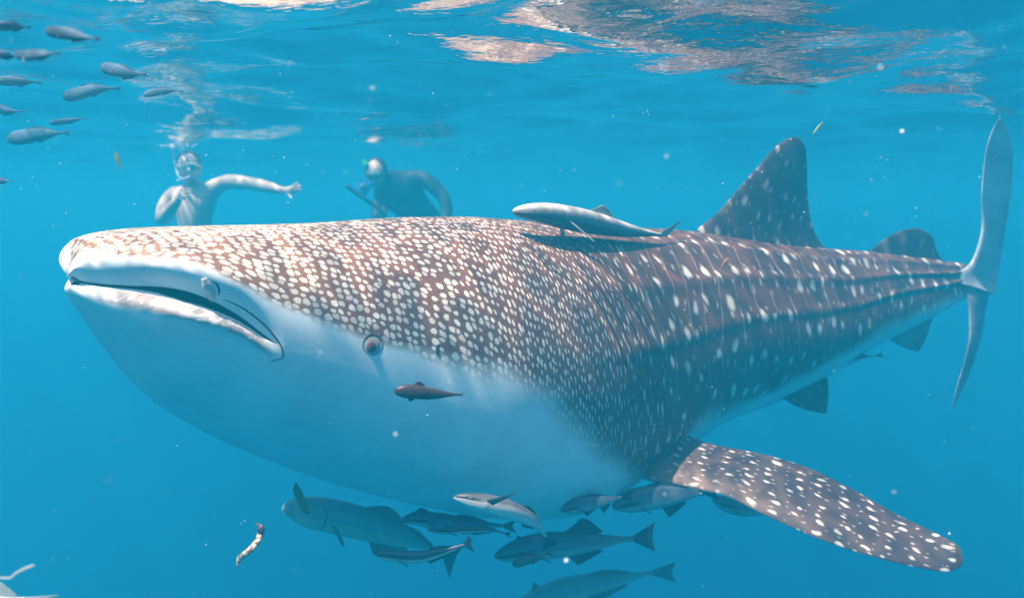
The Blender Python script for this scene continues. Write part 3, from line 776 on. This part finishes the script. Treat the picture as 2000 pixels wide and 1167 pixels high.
fish('striped suckerfish with dark cap, lowest left, below the big grey green fish', [(729, 1080, 2.7), (760, 1084, 2.7), (810, 1087, 2.7), (860, 1078, 2.7), (908, 1062, 2.7)], 27,
     (m_dark, DARKF), 'remora', 'suckerfish', 'suckerfish', .8, tail=[(917, 1042, 2.7), (920, 1062, 2.7), (927, 1079, 2.7)], dorsal=[(.58, .85, .55, .05, 'd')], anal=[(.55, .8, .5, .05)], pec=(-.4, .13, .3), eye=(.06, .1, .13))
fish('large slate cobia with tall back fin and wide fan tail', [(966, 1086, 3.2), (1000, 1078, 3.2), (1060, 1066, 3.2), (1120, 1061, 3.2), (1180, 1056, 3.2), (1238, 1051, 3.2)], 56,
     (m_cob, DARKF), 'cobia', 'cobia', 'cobia', .65, tail=[(1279, 1018, 3.2), (1274, 1048, 3.2), (1280, 1076, 3.2)], dorsal=[(.16, .21, .45, .02, 'd'), (.50, .74, 1.5, .09, 'd')], anal=[(.52, .74, .8, .07)], pec=(-.5, .14, .3), eye=(.09, .05, .11), mouth=True)
fish('small black fish just below the head of the slate cobia', [(1001, 1103, 2.9), (1020, 1095, 2.9), (1045, 1088, 2.9), (1068, 1080, 2.9)], 21,
     (fish_mat('near_black_fish', (.02, .022, .03), (.035, .04, .05), (.06, .065, .07)), DARKF), 'small', 'fish', 'fish', .7, tail=[(1080, 1072, 2.9), (1076, 1078, 2.9), (1081, 1085, 2.9)], dorsal=[(.4, .7, .5, .04, 'd')], anal=[(.5, .75, .4, .04)], pec=(-.3, .12, .3), eye=(.12, .15, .13))
fish('dark fish with pale chin left of the larger one under the side fin', [(1096, 998, 3.05), (1120, 988, 3.05), (1155, 981, 3.05), (1190, 975, 3.05), (1215, 970, 3.05)], 32,
     (m_cob, DARKF), 'cobia', 'fish', 'fish', .7, tail=[(1236, 956, 3.1), (1230, 969, 3.1), (1238, 980, 3.1)], dorsal=[(.35, .8, .35, .05, 'd')], anal=[(.35, .5, .8, .04), (.62, .78, .9, .05)], pec=(-.6, .12, .3), eye=(.11, .1, .13))
fish('larger dark cobia tucked under the root of the side fin', [(1196, 990, 3.25), (1225, 980, 3.25), (1275, 971, 3.25), (1330, 965, 3.25), (1380, 962, 3.25)], 52,
     (m_cob, DARKF), 'cobia', 'cobia', 'cobia', .65, tail=[(1408, 948, 3.3), (1398, 962, 3.3), (1406, 976, 3.3)], dorsal=[(.35, .8, .4, .06, 'd')], anal=[(.52, .76, .9, .06)], pec=(-.8, .16, .3), eye=(.1, .0, .11))
fish('fish half hidden behind the middle of the side fin', [(1391, 974, 3.85), (1415, 982, 3.85), (1455, 990, 3.85), (1500, 992, 3.85), (1545, 990, 3.85)], 38,
     (m_cob, DARKF), 'cobia', 'fish', 'fish', .65, tail=[(1574, 976, 3.85), (1566, 990, 3.85), (1574, 1002, 3.85)], dorsal=[(.5, .75, .6, .06, 'd')], pec=(-.3, .14, .3), eye=(.09, .1, .12))
fish('faint grey green fish at the bottom edge, head out of the picture', [(985, 1205, 3.7), (1040, 1178, 3.7), (1110, 1150, 3.7), (1190, 1135, 3.7), (1275, 1117, 3.7)], 54,
     (m_jack, GREYF), 'cobia', 'fish', 'fish', .6, tail=[(1321, 1096, 3.7), (1312, 1116, 3.7), (1322, 1136, 3.7)], dorsal=[(.22, .28, .8, .03, 'd'), (.58, .85, .45, .05, 'd')], anal=[(.55, .8, .6, .06)], pec=(-.4, .14, .3), eye=(.09, .1, .11))
fish('slim dark suckerfish hanging under the rear of the shark', [(1628, 713, 4.45), (1650, 706, 4.45), (1675, 698, 4.45), (1705, 695, 4.45)], 15,
     (m_dark, DARKF), 'remora', 'suckerfish', 'suckerfish', .8, tail=[(1745, 702, 4.45), (1722, 694, 4.45), (1722, 688, 4.45)], dorsal=[(.5, .8, .8, .05, 'd')], pec=(-.3, .14, .3), eye=(.1, .1, .14))
fish('bright pale fish cut off by the bottom left corner', [(-150, 1215, 1.6), (-110, 1206, 1.6), (-50, 1190, 1.6), (10, 1176, 1.6), (50, 1170, 1.6)], 60,
     (fish_mat('bright_pale_fish', (.70, .72, .66), (.76, .78, .74), (.80, .80, .78), mott=.1), fin_mat('bright_fin', (.72, .76, .70), .4)), 'cobia', 'fish', 'fish', .5,
     tail=[(116, 1161, 1.6), (92, 1172, 1.6), (106, 1190, 1.6)], dorsal=[(.66, .93, 1.7, .0, 'd')], anal=[(.6, .8, .5, .05)], pec=(-.4, .14, .3), eye=(.09, .1, .11))
# the school just under the surface
school = [(-12, 52, 70, 20, 'cut off by the left edge, nearest the top'), (88, 68, 105, 27, 'broad and blurred, near the top left corner'), (-18, 108, 55, 16, 'cut off by the left edge, second from the top'),
          (28, 106, 88, 22, 'long and reddish grey, second row from the top'), (196, 138, 90, 25, 'farthest right in the row below the pink streak'), (-8, 160, 88, 22, 'cut off by the left edge, beside the brightest one'),
          (122, 182, 112, 22, 'with a shiny flank, in the middle of the school'), (280, 182, 76, 14, 'small and reddish, farthest right of the school'), (-30, 213, 76, 16, 'dark backed, cut off by the left edge at mid height'),
          (14, 266, 120, 32, 'largest and darkest, low in the school'), (96, 236, 74, 12, 'thin and faint, above the largest one'), (-22, 353, 44, 12, 'lowest of all, cut off by the left edge')]
_rs = np.random.default_rng(4)
for (x, y, ln, h, txt) in school:
    tl, bd, dp = _rs.normal(0, .05) * ln, _rs.normal(0, .025) * ln, _rs.normal(0, .12)
    z = -.10; Yf = min(3.9, max(1.9, (-CAM_Z + z) / ((400 - y) / FPX)))
    if y > 300: Yf = 3.0
    if y < 120: Yf = 1.6
    fish('slate surface fish, ' + txt, [(x, y + 1 + tl, Yf), (x + ln * .35, y + 1 + tl * .4 + bd, Yf + dp * .35), (x + ln * .7, y - tl * .5 + bd, Yf + dp * .7), (x + ln * .94, y - 1 - tl, Yf + dp)], h * (.85 + .3 * _rs.random()), (m_blue, BLF), 'small', 'fish', 'fish', .6,
         tail=[(x + ln * 1.05, y - tl - h * .26, Yf + dp), (x + ln * 1.0, y - tl, Yf + dp), (x + ln * 1.05, y - tl + h * .24, Yf + dp)], dorsal=[(.3, .75, .45, .05, 'd')], anal=[(.5, .8, .3, .04)], pec=(-.3, .13, .3), eye=(.12, .2, .14), group='small fish schooling under the surface', simple_=True)

# ---------------------------------------------------------------- snorkellers
SKF = 1.22
def skin_body(name, joints, bones, parent, mat, levels=2):
    """joints: name -> (point, radius); one vertex per joint, Skin + Subdivision grow the surface"""
    names = list(joints); idx = {n_: i for i, n_ in enumerate(names)}
    off = Vector(parent.location)
    me = bpy.data.meshes.new(name)
    me.from_pydata([tuple(Vector(joints[n_][0]) - off) for n_ in names], [(idx[a], idx[b]) for a, b in bones], [])
    o = link(name, me, parent, mat)
    md = o.modifiers.new('skin', 'SKIN'); md.use_smooth_shade = True; md.branch_smoothing = .6
    for i, n_ in enumerate(names):
        r = joints[n_][1]; f_ = SKF if not n_.startswith('palm') else 1.0; r = r * f_ if not hasattr(r, '__len__') else (r[0] * f_, r[1] * f_); d = me.skin_vertices[0].data[i]
        d.radius = (r, r) if not hasattr(r, '__len__') else r
        d.use_root = (n_ == 'pelvis')
    sb = o.modifiers.new('sub', 'SUBSURF'); sb.levels = levels; sb.render_levels = levels
    return o
def hand(J, B, wrist, palm, fingers, thumb, r=.0085):
    """palm vertex and five bent fingers of different lengths, each its own chain"""
    J[palm[0]] = (palm[1], (.036, .018)); B.append((wrist, palm[0]))
    for i, ch in enumerate(fingers + [thumb]):
        last = palm[0]
        for j, p in enumerate(ch):
            n_ = f'{palm[0]}_{i}_{j}'; J[n_] = (p, r * (1.15 if i == 4 else 1) * (1 - .12 * j)); B.append((last, n_)); last = n_
def ellipsoid(name, c, r, parent, mat, seg=26, rg=16, fn=None):
    V = []; c = np.array(c)
    for i in range(rg + 1):
        a = math.pi * i / rg
        for j in range(seg):
            b = 2 * math.pi * j / seg; p = np.array([math.sin(a) * math.cos(b), math.sin(a) * math.sin(b), math.cos(a)])
            if fn is not None: p = fn(p)
            V.append(c + p * np.array(r))
    return child(name, mesh_of(name, V, grid_faces(rg + 1, seg, wrap=True)), parent, mat)
M_SKIN = simple('pale_human_skin', (.60, .46, .36), .5, .3, .12, 9)
M_HAIR = simple('dark_wet_hair', (.06, .05, .04), .5, .3, .3, 40)
M_SUIT = simple('black_wetsuit', (.03, .032, .045), .6, .2, .25, 14)
M_SHORT = simple('dark_swim_shorts', (.03, .05, .09), .7, .2, .2, 20)
M_MASK = simple('pale_green_mask_rim', (.42, .44, .33), .35, .4, .1, 30)
M_GLASS = simple('mask_glass', (.16, .20, .20), .08, .8)
M_TUBE = simple('pale_blue_snorkel', (.34, .45, .62), .35, .4)
M_GREEN = simple('green_snorkel_tip', (.04, .62, .22), .4, .4)
M_BLUE = simple('blue_camera_case', (.03, .30, .66), .4, .4)
M_POLE = simple('dark_grey_pole', (.03, .03, .032), .5, .3)
def face_fn(p):
    q = p.copy()
    q[0] *= (1.0 if p[2] > -.1 else 1 + .38 * (p[2] + .1))          # jaw narrows to the chin
    if p[1] < 0:                                                  # -y is the face
        q[1] += -.20 * math.exp(-((p[0] / .14) ** 2 + ((p[2] + .12) / .17) ** 2))   # nose
        q[1] += .07 * math.exp(-(((abs(p[0]) - .35) / .16) ** 2 + ((p[2] - .1) / .12) ** 2))  # eye sockets
        q[1] += -.06 * math.exp(-((p[0] / .25) ** 2 + ((p[2] + .5) / .08) ** 2))    # lips
        q[1] += -.07 * math.exp(-((p[0] / .25) ** 2 + ((p[2] + .85) / .14) ** 2))   # chin
    return q

D1 = 7.0
def p1(x, y, d=0.0): return tuple(at(x, y, D1 + d))
person = empty('person', p1(378, 400)); tag(person, 'bare chested snorkeller in a mask with one arm stretched out to the right', 'person')
J = {'pelvis': (p1(388, 524), (.165, .12)), 'waist': (p1(384, 478), (.150, .11)), 'chest': (p1(379, 430), (.185, .125)), 'upper': (p1(378, 394, -.01), (.175, .105)),
     'neck': (p1(376, 366, -.02), .066), 'skull_base': (p1(371, 346, -.04), .068),
     'sh_r': (p1(414, 366, -.02), .070), 'arm_r': (p1(440, 353, -.05), .054), 'el_r': (p1(488, 358, -.12), .045), 'fo_r': (p1(520, 364, -.16), .042), 'wr_r': (p1(552, 373, -.2), .027),
     'sh_l': (p1(338, 378, -.02), .072), 'arm_l': (p1(322, 400, -.06), .056), 'el_l': (p1(316, 432, -.14), .050), 'fo_l': (p1(332, 410, -.28), .043), 'wr_l': (p1(347, 391, -.36), .029),
     'hip_r': (p1(404, 548), .092), 'kn_r': (p1(412, 640, -.12), .062), 'an_r': (p1(404, 735, .12), .038), 'toe_r': (p1(400, 762, -.05), .030),
     'hip_l': (p1(368, 548), .092), 'kn_l': (p1(352, 634, -.22), .062), 'an_l': (p1(360, 728, .05), .038), 'toe_l': (p1(352, 756, -.1), .030)}
B = [('pelvis', 'waist'), ('waist', 'chest'), ('chest', 'upper'), ('upper', 'neck'), ('neck', 'skull_base'), ('upper', 'sh_r'), ('sh_r', 'arm_r'), ('arm_r', 'el_r'), ('el_r', 'fo_r'), ('fo_r', 'wr_r'),
     ('upper', 'sh_l'), ('sh_l', 'arm_l'), ('arm_l', 'el_l'), ('el_l', 'fo_l'), ('fo_l', 'wr_l'), ('pelvis', 'hip_r'), ('hip_r', 'kn_r'), ('kn_r', 'an_r'), ('an_r', 'toe_r'), ('pelvis', 'hip_l'), ('hip_l', 'kn_l'), ('kn_l', 'an_l'), ('an_l', 'toe_l')]
hand(J, B, 'wr_r', ('palm_r', p1(564, 371, -.21)),
     [[p1(574, 361, -.21), p1(583, 357, -.22)], [p1(577, 365, -.22), p1(589, 363, -.23)], [p1(577, 370, -.22), p1(589, 369, -.23)], [p1(575, 375, -.21), p1(584, 376, -.22)]],
     [p1(564, 381, -.22), p1(571, 389, -.24)], .0095)
hand(J, B, 'wr_l', ('palm_l', p1(353, 381, -.40)),
     [[p1(360, 370, -.44), p1(370, 369, -.46), p1(377, 374, -.45)], [p1(361, 376, -.45), p1(371, 375, -.47), p1(379, 381, -.46)], [p1(358, 383, -.45), p1(368, 383, -.46), p1(375, 387, -.45)], [p1(355, 388, -.43), p1(363, 389, -.44)]],
     [p1(352, 372, -.41), p1(358, 366, -.43)], .0095)
skin_body('body', J, B, person, M_SKIN)
hd_ = ellipsoid('head', p1(369, 328, -.06), (.083, .104, .122), person, M_SKIN, 40, 28, face_fn)
ellipsoid('hair', p1(369, 316, -.025), (.090, .104, .094), hd_, M_HAIR)
for sx in (-1, 1):
    ellipsoid('ear', np.array(p1(369, 330, -.05)) + np.array([sx * .086, 0, 0]), (.012, .022, .033), hd_, M_SKIN, 12, 8)
mk = ellipsoid('mask', p1(370, 327, -.148), (.076, .034, .040), person, M_MASK, 26, 14)
ellipsoid('mask_glass', p1(370, 326, -.168), (.064, .020, .031), mk, M_GLASS, 20, 12)
ellipsoid('nose_pocket', p1(370, 333, -.180), (.018, .020, .024), mk, M_MASK, 14, 10)
child('mask_strap', tube('mask_strap', [np.array(p1(369, 326, -.06)) + np.array([.092 * math.sin(a), -.10 * math.cos(a) * 1.0, .0]) for a in np.linspace(-2.9, 2.9, 12)], .008, 6, 40), mk, M_MASK)
child('snorkel', tube('snorkel', [p1(372, 345, -.19), p1(360, 350, -.2), p1(350, 346, -.16), p1(344, 326, -.1), p1(340, 304, -.08), p1(337, 285, -.07)], .013, 8, 40), person, M_TUBE)
ellipsoid('swim_shorts', p1(387, 528), (.185, .145, .14), person, M_SHORT)
# foam where the hair breaks the surface
def foam(cx, cy, Y, w_, n_, seed, label):
    r = np.random.default_rng(seed); V = []; F = []
    base = np.array([(1, 0, 0), (-1, 0, 0), (0, 1, 0), (0, -1, 0), (0, 0, 1), (0, 0, -1)], float)
    fo = [(0, 2, 4), (2, 1, 4), (1, 3, 4), (3, 0, 4), (2, 0, 5), (1, 2, 5), (3, 1, 5), (0, 3, 5)]
    for i in range(n_):
        p = at(cx + r.normal(0, w_), cy, Y + r.normal(0, .12)); p[2] = wave_height(np.array([p[0]]), np.array([p[1]]))[0] - abs(r.normal(0, .018)) - .008
        s_ = r.uniform(.003, .010); o0 = len(V)
        V += [tuple(p + b * s_ * np.array([1.5, 1.5, .7])) for b in base]; F += [tuple(o0 + q for q in f) for f in fo]
    o = link('foam', mesh_of('foam', V, F), None, simple('white_foam_' + str(seed), (.85, .87, .88), .6)); tag(o, label, 'foam', kind='stuff')
foam(345, 289, 6.95, 13, 300, 3, 'white foam where the bare chested snorkeller breaks the surface')

D2 = 7.6
def p2(x, y, d=0.0): return tuple(at(x, y, D2 + d))
pr2 = empty('person', p2(770, 380)); tag(pr2, 'snorkeller in a black wetsuit hunched over a camera pole', 'person')
J = {'pelvis': (p2(826, 428, .55), (.165, .13)), 'waist': (p2(808, 404, .35), (.17, .14)), 'chest': (p2(786, 380, .15), (.215, .165)), 'upper': (p2(766, 362, .02), (.205, .155)),
     'neck': (p2(744, 352, -.12), .075), 'skull_base': (p2(736, 346, -.2), .075),
     'sh_r': (p2(806, 346, -.0), .085), 'arm_r': (p2(836, 352, -.03), .064), 'el_r': (p2(866, 384, -.06), .052), 'fo_r': (p2(874, 412, -.1), .046), 'wr_r': (p2(866, 440, -.16), .032), 'hand_r': (p2(860, 452, -.18), (.04, .025)),
     'sh_l': (p2(748, 384, -.1), .080), 'arm_l': (p2(742, 404, -.2), .060), 'el_l': (p2(738, 432, -.3), .050), 'wr_l': (p2(744, 424, -.50), .032),
     'hip_r': (p2(850, 440, .68), .098), 'kn_r': (p2(872, 470, 1.1), .066), 'an_r': (p2(882, 462, 1.5), .042), 'toe_r': (p2(884, 470, 1.68), .034),
     'hip_l': (p2(812, 446, .66), .098), 'kn_l': (p2(822, 486, 1.08), .066), 'an_l': (p2(830, 480, 1.48), .042), 'toe_l': (p2(832, 488, 1.66), .034)}
B = [('pelvis', 'waist'), ('waist', 'chest'), ('chest', 'upper'), ('upper', 'neck'), ('neck', 'skull_base'), ('upper', 'sh_r'), ('sh_r', 'arm_r'), ('arm_r', 'el_r'), ('el_r', 'fo_r'), ('fo_r', 'wr_r'), ('wr_r', 'hand_r'),
     ('upper', 'sh_l'), ('sh_l', 'arm_l'), ('arm_l', 'el_l'), ('el_l', 'wr_l'), ('pelvis', 'hip_r'), ('hip_r', 'kn_r'), ('kn_r', 'an_r'), ('an_r', 'toe_r'), ('pelvis', 'hip_l'), ('hip_l', 'kn_l'), ('kn_l', 'an_l'), ('an_l', 'toe_l')]
skin_body('body', J, B, pr2, M_SUIT)
J = {'pelvis': (p2(744, 425, -.5), .028)}; B = []
hand(J, B, 'pelvis', ('palm', p2(745, 419, -.55)),
     [[p2(738, 413, -.58), p2(738, 408, -.61), p2(743, 408, -.62)], [p2(742, 411, -.58), p2(742, 405, -.61), p2(747, 406, -.62)], [p2(746, 411, -.58), p2(747, 405, -.61), p2(751, 407, -.62)], [p2(750, 413, -.57), p2(752, 409, -.6)]],
     [p2(738, 421, -.57), p2(735, 415, -.6)], .0095)
skin_body('hand', J, B, pr2, M_SKIN)
hd2 = ellipsoid('head', p2(733, 340, -.22), (.083, .104, .122), pr2, M_SKIN, 36, 24, face_fn)
ellipsoid('hood', p2(735, 333, -.18), (.098, .112, .112), hd2, M_SUIT)
mk = ellipsoid('mask', p2(730, 340, -.31), (.076, .034, .042), pr2, M_SUIT, 24, 12)
ellipsoid('mask_glass', p2(730, 340, -.332), (.064, .020, .032), mk, M_GLASS, 20, 12)
sn = child('snorkel', tube('snorkel', [p2(734, 358, -.33), p2(724, 358, -.34), p2(719, 346, -.32), p2(717, 332, -.3), p2(716, 318, -.28)], .014, 8, 36), pr2, M_SUIT)
child('snorkel_tip', tube('snorkel_tip', [p2(716, 324, -.29), p2(713, 318, -.28), p2(711, 312, -.28)], .024, 8, 12), sn, M_GREEN)
pole = empty('camera_pole', p2(712, 385, -.6)); tag(pole, 'dark camera pole slanting down to the hand of the wetsuit snorkeller', 'camera pole')
child('pole', tube('pole', [p2(676, 362, -.66), p2(700, 380, -.65), p2(725, 397, -.63), p2(752, 414, -.62)], .016, 8, 20), pole, M_POLE)
child('grip', tube('grip', [p2(738, 404.5, -.625), p2(745, 409, -.622), p2(756, 417, -.62)], .022, 10, 16), pole, M_POLE)
cas = empty('camera', p2(710, 364, -.62)); tag(cas, 'bright blue camera case held by the wetsuit snorkeller', 'camera')
def rbox(name, c, s_, parent, mat, rz=0.0, ry=0.0):
    bm = bmesh.new(); bmesh.ops.create_cube(bm, size=1); 
    for v in bm.verts: v.co = Vector((v.co.x * s_[0], v.co.y * s_[1], v.co.z * s_[2]))
    bmesh.ops.bevel(bm, geom=bm.edges[:], offset=min(s_) * .18, segments=2, affect='EDGES')
    from mathutils import Matrix
    bm.transform(Matrix.Translation(Vector(c)) @ Matrix.Rotation(ry, 4, 'Y') @ Matrix.Rotation(rz, 4, 'Z'))
    me = bpy.data.meshes.new(name); bm.to_mesh(me); bm.free()
    return child(name, me, parent, mat)
rbox('case_body', p2(709, 364, -.62), (.115, .06, .12), cas, M_BLUE, ry=.5)
child('lens', dome('lens', Vector(p2(709, 364, -.66)), Vector((0, -1, 0)), .03, .02, 18, 5), cas, M_GLASS)

# ---------------------------------------------------------------- drifting things and specks
def leaf(label, name, pts, rad, mats, flat=.35, cat='leaf', extra=None):
    root = empty(name, at(*pts[len(pts) // 2])); tag(root, label, cat)
    child('blade', tube('blade', [at(*p) for p in pts], rad, 10, 50, flat), root, mats[0])
    if extra: child('dark_tip', tube('dark_tip', [at(*p) for p in extra[0]], extra[1], 10, 14, flat), root, mats[1])
    return root
k = NT('curled_brown_weed'); oc = k.n('TexCoord').outputs['Object']
nz = k.n('TexNoise', Vector=oc, Scale=95.0, Detail=4.0).outputs[0]
b_ = k.n('BsdfPrincipled', Roughness=.4); k.t.links.new(k.mix(k.sstep(nz, .38, .62), (.14, .045, .02), (.78, .62, .46)), b_.inputs['Base Color'])
M_WEED = k.done(b_.outputs[0])
M_WTIP = simple('weed_dark_tip', (.05, .035, .05), .4, .3, .3, 60)
leaf('curled strip of brown weed with pale edges drifting at lower left', 'drifting_weed',
     [(463, 1106, 2.2), (468, 1090, 2.2), (490, 1072, 2.19), (505, 1052, 2.2), (510, 1036, 2.21), (500, 1021, 2.22)], [.0018, .0076, .0085, .0081, .0091, .0018], (M_WEED, M_WTIP), .4, 'weed',
     ([(500, 1021, 2.218), (509, 1030, 2.206), (510, 1038, 2.204)], [.0022, .0100, .0088]))
M_YLEAF = simple('yellow_green_leaf', (.36, .33, .10), .5, .3, .3, 50)
M_OR = simple('orange_twig', (.55, .20, .06), .5, .3, .2, 50)
M_STALK = simple('pale_stalk', (.68, .62, .52), .5, .3, .3, 60)
leaf('faint yellow green leaf hanging upright left of the bare chested snorkeller', 'drifting_leaf', [(226, 296, 3.2), (229, 310, 3.2), (236, 330, 3.2)], [.003, .010, .002], (M_YLEAF,), .25)
leaf('tiny yellow leaf sliver above the back fin of the shark', 'drifting_leaf', [(1588, 262, 2.2), (1597, 250, 2.2), (1607, 238, 2.2)], [.001, .003, .001], (M_YLEAF,), .4)
leaf('orange twig fragment over the spotted back below the back fin', 'drifting_twig', [(1408, 524, 2.2), (1416, 510, 2.2), (1424, 503, 2.2)], [.0008, .0022, .0008], (M_OR,), .5, 'twig')
leaf('thin pale stalk at the lower left corner above the bright fish', 'drifting_stalk', [(-10, 1128, 1.4), (18, 1128, 1.4), (30, 1120, 1.4), (48, 1110, 1.4), (66, 1103, 1.4)], [.0008, .0012, .0018, .0022, .001], (M_STALK,), .7, 'stalk')
k = NT('pale_drifting_speck'); b_ = k.n('BsdfPrincipled', Roughness=.5); b_.inputs['Base Color'].default_value = (.85, .86, .84, 1); M_SPECK = k.done(b_.outputs[0])
_oct = np.array([(1, 0, 0), (-1, 0, 0), (0, 1, 0), (0, -1, 0), (0, 0, 1), (0, 0, -1)], float)
_of = [(0, 2, 4), (2, 1, 4), (1, 3, 4), (3, 0, 4), (2, 0, 5), (1, 2, 5), (3, 1, 5), (0, 3, 5)]
def specks():
    r = np.random.default_rng(11); V = []; F = []
    for i in range(1500):
        Y = r.uniform(.7, 4.5); top = i % 3 == 0
        x, y = r.uniform(-900, 2900), (r.uniform(-60, 420) if top else r.uniform(-300, 1400))
        p = at(x, y, Y)
        if p[2] > -.06: continue
        s_ = r.lognormal(math.log(.00033), .45) * Y
        sh = np.array([r.uniform(.7, 1.9), r.uniform(.7, 1.4), r.uniform(.6, 1.3)]); a = r.uniform(0, 3)
        o0 = len(V)
        for b in _oct:
            q = b * sh; q = np.array([q[0] * math.cos(a) - q[2] * math.sin(a), q[1], q[0] * math.sin(a) + q[2] * math.cos(a)])
            V.append(p + q * s_)
        F += [tuple(o0 + q for q in f) for f in _of]
    o = link('drifting_specks', mesh_of('drifting_specks', V, F), None, M_SPECK)
    tag(o, 'fine pale specks of plankton drifting through the water', 'plankton', kind='stuff')
specks()
def lump(seed):
    r = np.random.default_rng(seed); V = []; rg, sg = 7, 10
    for i in range(rg + 1):
        for j in range(sg):
            a, b = math.pi * i / rg, 2 * math.pi * j / sg
            d = 1 + .22 * math.sin(3 * b + seed) * math.sin(2 * a) + r.normal(0, .06) * (0 < i < rg)
            V.append((d * math.sin(a) * math.cos(b) * 1.1, d * math.sin(a) * math.sin(b), d * math.cos(a) * .9))
    me = mesh_of('speck', V, grid_faces(rg + 1, sg, wrap=True)); me.materials.append(M_SPECK); return me
for i, (x, y, Y, r_, txt) in enumerate([(728, 173, 1.2, .0036, 'round pale speck high above the middle of the shark back'), (1720, 133, 1.1, .0034, 'bright white speck near the reflection at upper right'),
        (1302, 306, 1.2, .0026, 'small white speck between suckerfish and back fin, upper middle'), (1762, 258, 1.4, .0050, 'pale ragged speck left of the tail fin'),
        (773, 848, 1.2, .0028, 'faint speck on the belly below the brown fish'), (878, 744, 1.2, .0020, 'tiny white speck just above the brown fish'),
        (1106, 1094, 1.3, .0040, 'pale soft speck in front of the slate cobia'), (567, 124, 1.3, .0030, 'dim speck high above the snout'),
        (1298, 965, 1.3, .0022, 'tiny speck under the root of the side fin'), (1746, 960, 1.2, .0022, 'lone speck in open water above the side fin tip')]):
    o = link('drifting_speck', lump(i)); o.location = Vector(at(x, y, Y)); r_ *= .62; o.scale = (r_, r_, r_); o.rotation_euler = (i, i * 1.7, i * .6)
    tag(o, txt, 'speck', 'larger pale specks drifting near the camera')
